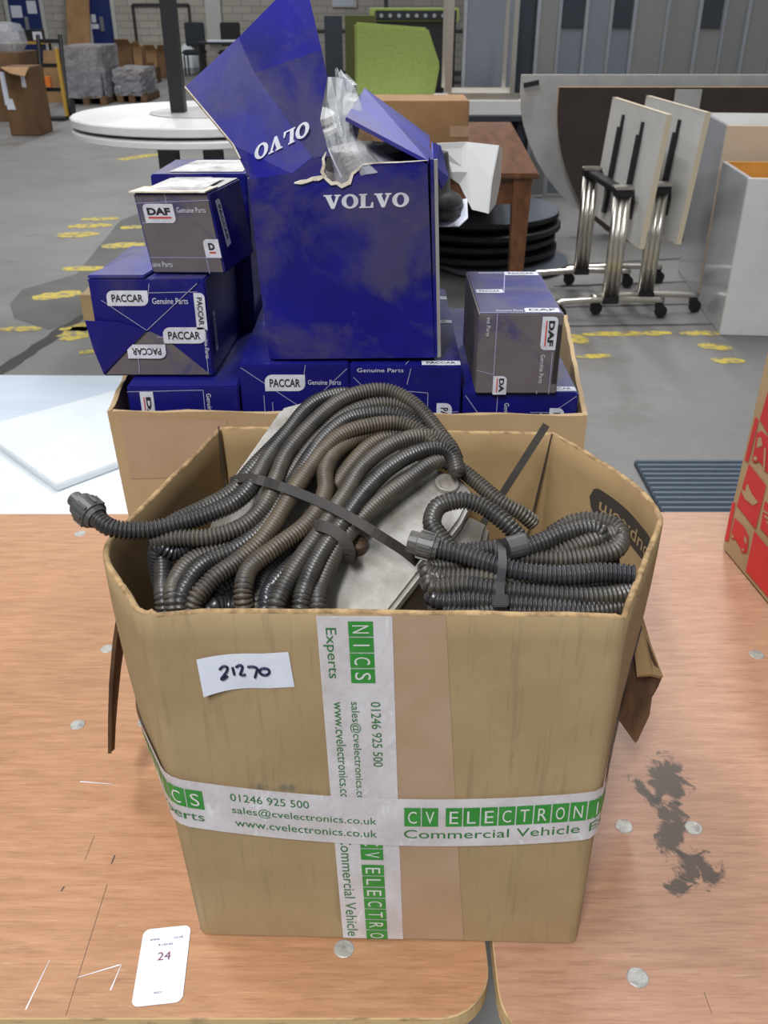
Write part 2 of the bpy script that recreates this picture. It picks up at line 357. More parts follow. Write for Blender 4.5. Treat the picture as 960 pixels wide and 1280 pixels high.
# floor markings, patches and joints lie flat on the floor
def ragged(px0, py0, px1, py1, th, z, n=14, amp=.35):
    a = at_z(px0, py0, z); b = at_z(px1, py1, z); a2 = at_z(px0, py0+th, z); wd = (a2-a).length
    d = (b-a).normalized(); q = V3((-d.y, d.x, 0)); top = []; bot = []
    for i in range(n+1):
        c = a.lerp(b, i/n)+d*random.uniform(-.5, .5)*(b-a).length/n*.6
        taper = .5+.5*min(1, 4*min(i, n-i)/n)
        top.append(c+q*wd*.5*taper*random.uniform(1-amp, 1)); bot.append(c-q*wd*.5*taper*random.uniform(1-amp, 1))
    m = MB(); m.grid([bot, top]); return m
for s in [(102, 274, 148, 273, 5), (85, 283, 140, 281, 6), (72, 294, 125, 292, 8), (150, 285, 178, 283, 5), (128, 308, 180, 305, 8), (78, 336, 130, 335, 7), (40, 373, 102, 365, 10),
          (0, 411, 52, 411, 7), (75, 411, 124, 411, 7), (82, 426, 116, 402, 15), (98, 441, 124, 438, 6), (716, 418, 729, 429, 9), (730, 418, 838, 416, 7), (850, 417, 899, 416, 7), (720, 446, 764, 444, 6),
          (872, 431, 916, 436, 9), (889, 450, 930, 451, 8), (148, 200, 200, 192, 4)]:
    build(ragged(*s, .0016), 'floor_marking', M['yellow'], fl, recalc=False)
pp = [(184, 262), (150, 276), (95, 343), (28, 362), (12, 380), (18, 398), (60, 412), (96, 406), (130, 362), (188, 332)]
m = MB(); m.add([at_z(x, y, .0008) for x, y in pp], [tuple(range(len(pp)))]); build(m, 'floor_patch', M['patch'], fl, recalc=False)
for s in [(-40, 492, 108, 392, 9), (680, 408, 900, 405, 3), (695, 384, 860, 380, 3), (690, 358, 860, 352, 3), (700, 332, 870, 322, 2.5)]:
    build(ragged(*s, .0012, 18, .4), 'floor_joint', M['crack'], fl, recalc=False)
WY = 24.0
structure(build(MB().box(-15, 15, WY, WY+.3, 0, 6), 'wall_back', M['block']))
structure(build(MB().box(-15.3, -15, -4, WY, 0, 6), 'wall_left', M['block']))
def door(i, pl, pr, sheets):
    a = at_y(pl, 20, WY-.06); b = at_y(pr, 20, WY-.06)
    root = build(MB().box(a.x, b.x, WY-.07, WY-.01, 0, 2.15), 'door_%d' % i, M['door_blue']); structure(root)
    fr = MB(); fr.box(a.x-.09, a.x, WY-.1, WY-.005, 0, 2.2); fr.box(b.x, b.x+.09, WY-.1, WY-.005, 0, 2.2); fr.box(a.x-.09, b.x+.09, WY-.1, WY-.005, 2.2, 2.3)
    build(fr, 'door_frame', M['frame_white'], root)
    for (x0, x1, y0, y1) in sheets:
        p = at_y(x0, y1, WY-.08); q = at_y(x1, y0, WY-.08); build(MB().box(p.x, q.x, WY-.078, WY-.072, p.z, q.z), 'notice', M['paper'], root)
    h = at_y(pl+(pr-pl)*.55, 30, WY-.08); build(MB().box(h.x-.04, h.x+.04, WY-.12, WY-.07, h.z-.15, h.z+.15), 'handle', M['silver'], root)
door(1, 13, 52, [(15, 26, 7, 22), (35, 44, 1, 17)])
door(2, 113, 140, [(114, 123, 30, 36), (115, 119, 18, 28)])
t = MB(); a = at_y(166, 6, WY); b = at_y(236, 6, WY)
for (x0, x1, z0, z1) in [(a.x-.03, a.x+.03, 0, a.z), (b.x-.03, b.x+.03, 0, a.z), (a.x, b.x, a.z-.03, a.z+.03)]: t.box(x0, x1, WY-.05, WY-.004, z0, z1)
structure(build(t, 'trim_1', M['steel_dark']))

# ================================================================== WORKBENCH TOPS
TZ = .75; TT = .02
def board(name, label, x0, x1, y0, y1, rad, m):   # rad: BL BR TR TL
    pts = []
    for (cx, cy, sx, sy, a0), r in zip([(x0, y0, 1, 1, 180), (x1, y0, -1, 1, 270), (x1, y1, -1, -1, 0), (x0, y1, 1, -1, 90)], rad):
        for k in range(9):
            an = math.radians(a0+90*k/8); pts.append((cx+sx*r+r*math.cos(an), cy+sy*r+r*math.sin(an)))
    root = thing(name, label, 'workbench', ((x0+x1)/2, (y0+y1)/2, 0))
    n = len(pts); mb = MB(); e = .0012
    mb.add([(x, y, TZ-TT) for x, y in pts]+[(x, y, TZ-e) for x, y in pts]+[(x+(((x0+x1)/2-x)*e*1.2), y+(((y0+y1)/2-y)*e*1.2), TZ) for x, y in pts],
           [tuple(range(n-1, -1, -1))]+[(i, (i+1) % n, n+(i+1) % n, n+i) for i in range(n)]+[(n+i, n+(i+1) % n, 2*n+(i+1) % n, 2*n+i) for i in range(n)], 1)
    mb.add([mb.v[2*n+i] for i in range(n)], [tuple(range(n))], 0)
    build(mb, 'tabletop', [m, M['ply_edge']], root)
    for x in (x0+.12, x1-.12):
        for y in (y0+.12, y1-.12): build(MB().box(x-.03, x+.03, y-.03, y+.03, 0, TZ-TT-.001), 'leg', M['steel_dark'], root)
    return root
tb1 = board('plywood_workbench', 'orange-brown plywood workbench top on the left, carrying the white lot ticket', -1.15, .0885, .433, 1.256, (.04, .045, .01, .01), M['ply_left'])
tb2 = board('plywood_workbench', 'pinkish plywood workbench top on the right with dark grey dirt marks', .0945, 1.3, .402, 1.262, (.055, .04, .01, .01), M['ply_right'])
o2 = wloc(tb2)
for (px, py, rx, ry, ro) in [(832, 975, .040, .070, .25), (838, 1030, .030, .075, .35), (872, 1085, .040, .040, .3), (806, 990, .014, .050, -.35), (845, 1108, .022, .018, 0)]:
    p = at_z(px, py, TZ)-o2; add_layer(M['ply_right'], srgb(50, 44, 36), 42, .42, .52, (1, 1, 1), (p.x, p.y, p.z), (rx, ry, .3), .88, 1.0, ro)
M['ply_left'].name = 'plywood_top_orange'
for (px, py, r) in [(134, 811, .0075), (97, 906, .0075), (181, 903, .0075), (100, 667, .008), (946, 818, .0085), (780, 1033, .008), (867, 1035, .008), (430, 1186, .008), (797, 1222, .0085)]:
    p = at_z(px, py, TZ); mb = MB(); mb.lathe(p+V3((0, 0, -.002)), [(r*1.1, 0), (r*1.1, .0023), (r*1.0, .0027), (r*.5, .0028), (r*.1, .0028)], 20)
    build(mb, 'bolt', M['zinc'], tb1 if p.x < .09 else tb2, smooth=False)
# scratches and dents on the left board
mb = MB()
for (a, b) in [((62, 1200), (32, 1262)), ((152, 1205), (138, 1238)), ((96, 1222), (150, 1206)), ((140, 980), (100, 977))]:
    p, q = at_z(*a, TZ+.0003), at_z(*b, TZ+.0003); d = (q-p).normalized(); w = V3((-d.y, d.x, 0))*.0006; mb.add([p-w*.3, p+w*.3, q+w, q-w], [(0, 1, 2, 3)])
build(mb, 'pale_scratch', M['paper'], tb1, recalc=False)
mb = MB()
for (a, b) in [((118, 1044), (106, 1075)), ((143, 1069), (139, 1080)), ((134, 1105), (82, 1270)), ((80, 1108), (76, 1114)), ((880, 1240), (890, 1268))]:
    p, q = at_z(*a, TZ+.0003), at_z(*b, TZ+.0003); d = (q-p).normalized(); w = V3((-d.y, d.x, 0))*(.0003 if (q-p).length > .012 else .001); mb.add([p-w*.4, p+w, q+w*.6, q-w*.4], [(0, 1, 2, 3)])
build(mb, 'dark_scratch', M['ink_dark'], tb1, recalc=False)

# lot ticket
tk = [at_z(180, 1163, TZ), at_z(239, 1157, TZ), at_z(226, 1252, TZ), at_z(164, 1260, TZ)]   # TL TR BR BL
ux = (tk[1]-tk[0]); uy = (tk[0]-tk[3]); wx = ux.length; hy = uy.length; ux.normalize(); uy.normalize()
tick = thing('lot_ticket', 'white printed lot ticket numbered 24 lying on the left plywood top', 'ticket', tk[3])
fn = lambda x, y, o=.0014: tk[3]+ux*x+uy*y+V3((0, 0, o))
mb = MB(); pts = rrect(wx, hy, .006); mb.prism([fn(x, y, .0004) for x, y in pts], (0, 0, .0006)); build(mb, 'card', M['paper'], tick)
mb = MB(); put_text(mb, '24', fn, wx*.38, hy*.555, wx*.27, hy*.105); build(mb, 'printed_number', M['ink_maroon'], tick, recalc=False); mb = MB(); put_text(mb, 'www.          .co.uk', fn, wx*.17, hy*.83, wx*.70, hy*.035); build(mb, 'printed_text', M['ink_maroon'], tick, recalc=False); mb = MB(); put_text(mb, '8,183.86', fn, wx*.36, hy*.745, wx*.30, hy*.03); build(mb, 'printed_text', M['ink_maroon'], tick, recalc=False); mb = MB()
put_text(mb, '40551', fn, wx*.40, hy*.13, wx*.18, hy*.026)
build(mb, 'printed_text', M['ink_maroon'], tick, recalc=False)

# ================================================================== FRONT CARDBOARD BOX
BOT = [(-.163, .508), (.169, .499), (.170, .64), (.169, .71), (.166, .809), (-.160, .818), (-.166, .585)]
TOP = [(-.169, .506), (.167, .504), (.231, .642), (.219, .71), (.164, .807), (-.164, .817), (-.221, .587)]
Z0, Z1 = .7515, 1.097
RAD = [.012, .010, .02, .03, .006, .006, .03]
def ringpoly(t):
    out = []
    for i, (a, b) in enumerate(zip(TOP, BOT)):
        u = 1-(1-min(1, max(0, t)))**2.2 if i in (2, 3, 6) else t
        out.append((b[0]+(a[0]-b[0])*u, b[1]+(a[1]-b[1])*u))
    return out
def rounded(t, k=6, m=10):
    P = ringpoly(t); n = len(P); out = []
    for i in range(n):
        p = P[i]; a = P[i-1]; b = P[(i+1) % n]
        def tow(q, r):
            d = math.hypot(q[0]-p[0], q[1]-p[1]); return (p[0]+(q[0]-p[0])*r/d, p[1]+(q[1]-p[1])*r/d)
        r = RAD[i]; A = tow(a, r); B = tow(b, r)
        for j in range(k+1):
            u = j/k; out.append(tuple((1-u)**2*A[c]+2*u*(1-u)*p[c]+u*u*B[c] for c in (0, 1)))
        q = P[(i+1) % n]; rn = RAD[(i+1) % n]; d = math.hypot(q[0]-p[0], q[1]-p[1]); E = (q[0]+(p[0]-q[0])*rn/d, q[1]+(p[1]-q[1])*rn/d)
        for j in range(1, m):
            u = j/m; out.append(tuple(B[c]+(E[c]-B[c])*u for c in (0, 1)))
    return out[3:]+out[:3]
_cache = {}
def surf(s, z, off=0.):
    t = (z-Z0)/(Z1-Z0); key = round(t, 3)
    if key not in _cache:
        R = rounded(t); L = [0]
        for i in range(len(R)):
            a = R[i]; b = R[(i+1) % len(R)]; L.append(L[-1]+math.hypot(a[0]-b[0], a[1]-b[1]))
        _cache[key] = (R, L)
    R, L = _cache[key]; s = s % L[-1]; lo = 0; hi = len(R)-1
    while lo < hi:
        mid = (lo+hi+1)//2
        if L[mid] <= s: lo = mid
        else: hi = mid-1
    a = R[lo]; b = R[(lo+1) % len(R)]; d = (L[lo+1]-L[lo]) or 1e-9; u = (s-L[lo])/d; tx, ty = (b[0]-a[0])/d, (b[1]-a[1])/d
    return V3((a[0]+(b[0]-a[0])*u+ty*off, a[1]+(b[1]-a[1])*u-tx*off, z))
fb = thing('cardboard_box', 'open kraft cardboard box in front with green printed tape and a 21270 sticker', 'box', (0, .65, TZ))
TH_ = .005
mb = MB(); rows = []
def inset(R, o):
    n = len(R); out = []
    for i in range(n):
        a = R[i-1]; b = R[(i+1) % n]; d = math.hypot(b[0]-a[0], b[1]-a[1]) or 1; out.append((R[i][0]-(b[1]-a[1])/d*o, R[i][1]+(b[0]-a[0])/d*o))
    return out
NZ = 16
zrim = [random.uniform(-1, 1) for _ in range(400)]
Rt = rounded(1.0); NN = len(Rt); per = [.0006*zrim[i]+.0009*math.sin(i*.35) for i in range(NN)]
crush = {}
for i in range(NN):     # crushed corners at the two front top corners
    for ci in (0, 1):
        d = math.hypot(Rt[i][0]-TOP[ci][0], Rt[i][1]-TOP[ci][1])
        if d < .02: per[i] += -.004*(1-d/.02)+.0025*zrim[i+100]
for j in range(NZ+1):
    t = j/NZ; R = rounded(t); z = Z0+(Z1-Z0)*t
    rows.append([V3((x, y, z+(per[i]*t**4))) for i, (x, y) in enumerate(R)])
Rm = inset(Rt, .0012); rows.append([V3((x, y, Z1+per[i]+.0016)) for i, (x, y) in enumerate(Rm)])
Rm = inset(Rt, .0038); rows.append([V3((x, y, Z1+per[i]+.0016)) for i, (x, y) in enumerate(Rm)])
kin = len(rows)
for j in range(NZ, -1, -1):
    t = j/NZ; R = inset(rounded(t), TH_); z = Z0+(Z1-Z0)*t+(.006 if j == 0 else 0)
    rows.append([V3((x, y, z+(per[i]*t**4))) for i, (x, y) in enumerate(R)])
mb.grid(rows, 0, closed=True); nf = len(mb.f)
for fi in range(nf): mb.mi[fi] = 0 if fi//NN < NZ else (2 if fi//NN < kin else 1)
mb.add(rows[0], [tuple(range(NN-1, -1, -1))], 0); mb.add(rows[-1], [tuple(range(NN))], 1)
build(mb, 'walls', [M['kraft'], M['kraft_in'], M['kraft_edge']], fb, smooth=True)
# score creases inside the back corners
mb = MB()
for (px, py, px2, py2, y) in [(273, 533, 283, 622, .806), (690, 542, 655, 690, .798), (790, 600, 772, 680, .705)]:
    a = at_y(px, py, y); b = at_y(px2, py2, y-.003); build(MB().tube([a, (a+b)/2, b], [.0007, .0012, .0006], 6), 'corner_crease', M['ink_dark'], fb)

def band(fn, s0, s1, y0, y1, ns, ny): # generic grid patch
    m = MB(); m.grid([[fn(s0+(s1-s0)*i/ns, y0+(y1-y0)*j/ny) for i in range(ns+1)] for j in range(ny+1)]); return m
# brown tape: x across, z along
def br_fn(u, z):
    t = (z-Z0)/(Z1-Z0); l = .178+(.174-.178)*t-.008; r = .2304+(.2103-.2304)*t
    return surf(l+(r-l)*u, z, .0006)
build(band(br_fn, 0, 1, Z0+.002, Z1+.0005, 6, 24), 'brown_tape', M['tape_brown'], fb, smooth=True)
# vertical printed tape; local coordinates: x = down from rim, y = to the right
def v_fn(x, y, o=.0011):
    z = Z1-x; t = (z-Z0)/(Z1-Z0); return surf(.1255+(.1215-.1255)*t+y, max(z, Z0+.001), o)
VW = .0522
vt = build(band(lambda a, b: v_fn(b, a), 0, VW, 0, Z1-Z0-.001, 4, 40), 'printed_tape', M['tape_print'], fb, smooth=True)
vt['label'] = 'vertical clear printed tape'
PITCH = .01383
def logo(fn, x, y, h, letters, o1, o2, tape, mm=None):
    cx = x; m2 = MB()
    for ch in letters:
        if ch == ' ': cx += PITCH*.36; continue
        m1 = MB(); put_rect(m1, lambda a, b: fn(a, b, o1), cx, y, PITCH*.93, h, nx=2); build(m1, 'green_square', M['ink_green'], tape, recalc=False)
        w = PITCH*(.5 if ch != 'I' else .1); put_text(m2, ch, lambda a, b: fn(a, b, o2), cx+(PITCH*.93-w)/2, y+h*.17, w, h*.66); cx += PITCH
    build(m2, 'pale_lettering', M['ink_pale'], tape, recalc=False)
def line(tape, *a):
    m3 = MB(); put_text(m3, *a); build(m3, 'green_lettering', M['ink_green2'], tape, recalc=False)
logo(v_fn, Z1-1.0383-3.93*PITCH, .0215, .0172, 'NICS', .0015, .0019, vt)
line(vt, 'Experts', lambda a, b: v_fn(a, b, .0015), .0100, .0035, .0445, .0095)
X = Z1-1.0207
line(vt, '01246 925 500', lambda a, b: v_fn(a, b, .0015), X, .0345, .0640, .0072, 0.0)
line(vt, 'sales@cvelectronics.co.uk', lambda a, b: v_fn(a, b, .0015), X, .0186, .113, .0080, 0.0)
line(vt, 'www.cvelectronics.co.uk', lambda a, b: v_fn(a, b, .0015), X, .0075, .112, .0072, 0.0)
logo(v_fn, Z1-.8797, .0205, .0182, 'CV ELECTRO', .0015, .0019, vt)
line(vt, 'Commercial Vehicle', lambda a, b: v_fn(a, b, .0015), Z1-.8797, .0042, .124, .0092)
# horizontal printed tape; local: x = s, y = up from lower edge
HW = .0525
def h_fn(x, y, o=.0023):
    zc = .8975+.55*(x-.19)**2 if x < .34 else .8975+.55*.0225+(x-.34)*.16
    if x < 0: zc = .8975+.55*.0361-x*.10
    return surf(x, zc-HW/2+y, o)
ht = build(band(h_fn, -.14, .47, 0, HW, 90, 4), 'printed_tape', M['tape_print'], fb, smooth=True)
ht['label'] = 'horizontal clear printed tape crossing the front'
logo(h_fn, .1805, .0228, .0205, 'CV ELECTRONICS', .0027, .0031, ht)
line(ht, 'Commercial Vehicle Experts', lambda a, b: h_fn(a, b, .0027), .180, .0062, .197, .0125)
line(ht, '01246 925 500', lambda a, b: h_fn(a, b, .0027), .045, .0370, .0610, .0082, 0.0)
line(ht, 'sales@cvelectronics.co.uk', lambda a, b: h_fn(a, b, .0027), .045, .0215, .1135, .0100, 0.0)
line(ht, 'www.cvelectronics.co.uk', lambda a, b: h_fn(a, b, .0027), .046, .0090, .1125, .0082, 0.0)
logo(h_fn, .0235-6.93*PITCH, .0228, .0205, 'TRONICS', .0027, .0031, ht)
line(ht, 'Experts', lambda a, b: h_fn(a, b, .0027), -.024, .0062, .046, .0125)
# 21270 sticker, lower-left corner lifting off
S_TL, S_TR, S_BR, S_BL = (.0352, 1.0600), (.1003, 1.0655), (.1025, 1.0338), (.0375, 1.0288)
def st_fn(u, v, o=0):
    s = (S_TL[0]*(1-u)+S_TR[0]*u)*(1-v)+(S_BL[0]*(1-u)+S_BR[0]*u)*v; z = (S_TL[1]*(1-u)+S_TR[1]*u)*(1-v)+(S_BL[1]*(1-u)+S_BR[1]*u)*v
    z += .0014*math.sin(math.pi*min(1, u*1.4))
    return surf(s, z, .0008+o+.006*max(0, .5-u)*2*(.35+.65*v)*max(0, .5-u)*2)
mb = MB(); rows = [[st_fn(i/14, j/6) for i in range(15)] for j in range(7)]; mb.grid(rows)
st = build(mb, 'paper_label', M['paper'], fb, smooth=True); st['label'] = 'white sticker with handwritten number'
mb = MB()
def hw(pts):
    P = [st_fn((x-105-(y-115)*.17)/745, (y-115+(x-105)*.034)/283, .0007) for x, y in pts]
    mb.tube(spline(P, .0006), .00095, 8)
hw([(287, 214), (318, 192), (350, 204), (342, 236), (298, 286), (318, 291), (350, 272)])
hw([(392, 208), (404, 266)])
hw([(420, 206), (450, 191), (472, 205), (462, 240), (452, 266), (476, 272), (496, 266)])
hw([(514, 205), (555, 201), (590, 214), (584, 245), (570, 290)])
hw([(650+40*math.cos(math.radians(a)), 238+28*math.sin(math.radians(a))) for a in range(-90, 280, 30)])
build(mb, 'handwriting', M['ink_navy'], st, smooth=True)
# inside print on the right wall (upside down)
mb = MB(); IN = -.0058
def in_fn(x, y): return surf(x, 1.0665-y-.30*abs(x-.555)*0, IN)
rows = [[], []]
for i in range(41):
    a = .155*i/40; e = max(0, a-.143)/.012; hh = .013*math.sqrt(max(0, 1-e*e)); rows[0].append(in_fn(.44+a, .007-hh)); rows[1].append(in_fn(.44+a, .007+hh))
mb.grid(rows)
pl = build(mb, 'printed_bar', M['ink_dark'], fb, recalc=False)
mb = MB(); IN = -.0064; put_text(mb, 'group.com', in_fn, .462, .0005, .118, .0135, .01); build(mb, 'lettering', M['ink_kraft'], pl, recalc=False)
# pen scribble on the right side
def on_box(px, py, s0, s1, off=.0006):
    best = None
    for i in range(80):
        for j in range(80):
            p = surf(s0+(s1-s0)*i/79, .85+.24*j/79, off); dz = p.z-CH; f_ = p.y*CT-dz*ST
            d = (480+F*p.x/f_-px)**2+(640+F*(-dz*CT-p.y*ST)/f_-py)**2
            if best is None or d < best[0]: best = (d, p)
    return best[1]
mb = MB(); mb.tube(spline([on_box(x, y, .335, .48) for x, y in [(806, 784), (800, 808), (793, 832), (797, 835)]], .003), .0005, 6); build(mb, 'pen_mark', M['ink_navy'], fb)
# blue-grey scuffs across the front face
# torn lid flaps hanging outside
def ragged_flap(top_a, top_b, bot_a, bot_b, n, amp, out):
    m = MB(); rows = []
    for j in range(7):
        v = j/6; row = []
        for i in range(n+1):
            u = i/n; p = V3(top_a).lerp(V3(top_b), u).lerp(V3(bot_a).lerp(V3(bot_b), u), v)
            if j == 6: p.z += random.uniform(-amp, amp)
            p += V3(out)*math.sin(math.pi*v)*.008; row.append(p)
        rows.append(row)
    pts = [p for r in rows for p in r]; k = n+1
    m.sheet(pts, [(j*k+i, j*k+i+1, (j+1)*k+i+1, (j+1)*k+i) for j in range(6) for i in range(n)], out, .0035); return m
fa, fb_ = at_y(135, 943, .655), at_y(139, 930, .685)
m_ = ragged_flap((-.2085, .665, 1.088), (-.200, .70, 1.088), tuple(fa), tuple(fb_), 8, .006, (-1, -.2, 0))
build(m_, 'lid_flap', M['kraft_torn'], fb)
q = [at_y(x, y, d) for x, y, d in [(796, 838, .675), (828, 846, .69), (823, 858, .692), (815, 872, .69), (812, 894, .688), (797, 926, .68), (775, 953, .668), (764, 940, .672), (772, 900, .685), (784, 862, .682)]]
q[0] = surf(.525, .995, .002); q[9] = surf(.525, .965, .002); q[8] = surf(.52, .935, .002); q[7] = surf(.515, .905, .002); q[6] = surf(.51, .885, .003)
mb = MB(); mb.sheet(q, [(0, 1, 2, 9), (9, 2, 3), (9, 3, 8), (8, 3, 4), (8, 4, 5), (8, 5, 7), (7, 5, 6)], (.6, .5, .5), .0035); build(mb, 'lid_flap', M['kraft_torn'], fb)['label'] = 'torn flap on the right side, its shaded underside coloured dark'
mb = MB(); mb.sheet([surf(.535, 1.02, .002), at_y(814, 806, .698), at_y(829, 846, .688), at_y(816, 843, .68), at_y(799, 844, .672), surf(.52, 1.0, .003)], [(0, 1, 2, 3, 4, 5)], (.4, -.2, .8), .0035); build(mb, 'folded_tab', M['kraft_in'], fb)

# ================================================================== CONTENTS OF THE FRONT BOX
def coilplane(px, py, layer=0, z0=1.06, y0=.54, sy=.32, sx=-.12):
    r = ray(px, py); t = (CH-z0+sy*y0)/(sy*r[1]+sx*r[0]-r[2])
    p = V3((r[0]*t, r[1]*t, CH+r[2]*t)); d = V3(r).normalized()
    return p-d*(.0085*(1+1.55*layer))
def conduit(pts, r=.0071, pitch=.0031, seg=12, m=None, taper=None):
    step = pitch/4; P = spline(pts, step); pat = [1, 1, .80, .80]; R = [r*pat[i % 4] for i in range(len(P))]
    mb = MB(); mb.tube(P, R, seg)
    for i in range(len(P)-1):
        if i % 4 == 2:
            for k in range(seg): mb.mi[i*seg+k] = 1
    return mb
hous = thing('aluminium_housing', 'dusty cast aluminium housing strapped under the large hose coil', 'machine part', (0, .65, .76))
def hp(px, py, d=0): p = coilplane(px, py, -1); return p+V3((0, 0, d))
top = [hp(352, 508), hp(390, 498), hp(540, 583), hp(577, 595), hp(593, 618), hp(577, 650), hp(482, 772), hp(470, 800), hp(300, 800), hp(236, 720), hp(280, 610)]
mb = MB(); mb.prism([p+V3((0, 0, -.012)) for p in top], (0, 0, .012)); build(mb, 'cover_plate', M['alu'], hous, bevel=.003)
mb = MB()
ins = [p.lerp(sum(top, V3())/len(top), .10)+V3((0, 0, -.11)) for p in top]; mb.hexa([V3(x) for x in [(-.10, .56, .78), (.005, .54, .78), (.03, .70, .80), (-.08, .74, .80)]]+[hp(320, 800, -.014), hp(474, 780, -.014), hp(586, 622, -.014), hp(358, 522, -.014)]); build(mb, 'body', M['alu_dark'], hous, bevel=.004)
c = hp(558, 607); nrm = V3((.12, -.32, 1)).normalized(); mb = MB()
mb.tube([c, c+nrm*.004, c+nrm*.0045, c+nrm*.0045, c+nrm*.0015], [.0105, .0105, .0095, .0075, .0065], 24); build(mb, 'boss', M['alu'], hous, smooth=False)
mb = MB(); mb.tube([c+nrm*.001, c+nrm*.0028], [.0062, .0055], 20); b_ = build(mb, 'bolt', M['alu'], hous); b_['label'] = 'pale bolt in the corner boss'
mb = MB(); mb.tube([c+nrm*.0026, c+nrm*.0032], .0012, 10); build(mb, 'bolt_hole', M['ink_black'], b_)
c = coilplane(447, 680, -.3); mb = MB(); mb.tube([c-nrm*.006, c+nrm*.003, c+nrm*.005], [.0075, .0075, .005], 16); mb.obox(c+nrm*.0052, (.004, 0, 0), (0, .0009, .0003), nrm*.0006); build(mb, 'bolt', M['rust'], hous)['label'] = 'rusty bolt beside the hose clamp'
# second casting block to the right under the small coil
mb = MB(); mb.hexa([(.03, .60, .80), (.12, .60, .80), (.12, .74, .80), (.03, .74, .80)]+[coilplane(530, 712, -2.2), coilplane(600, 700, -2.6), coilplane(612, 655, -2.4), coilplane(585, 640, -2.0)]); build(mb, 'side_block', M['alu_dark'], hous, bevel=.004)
mb = MB(); mb.box(-.155, .155, .515, .80, .77, .86); build(mb, 'base_casting', M['steel_dark'], hous, bevel=.006)

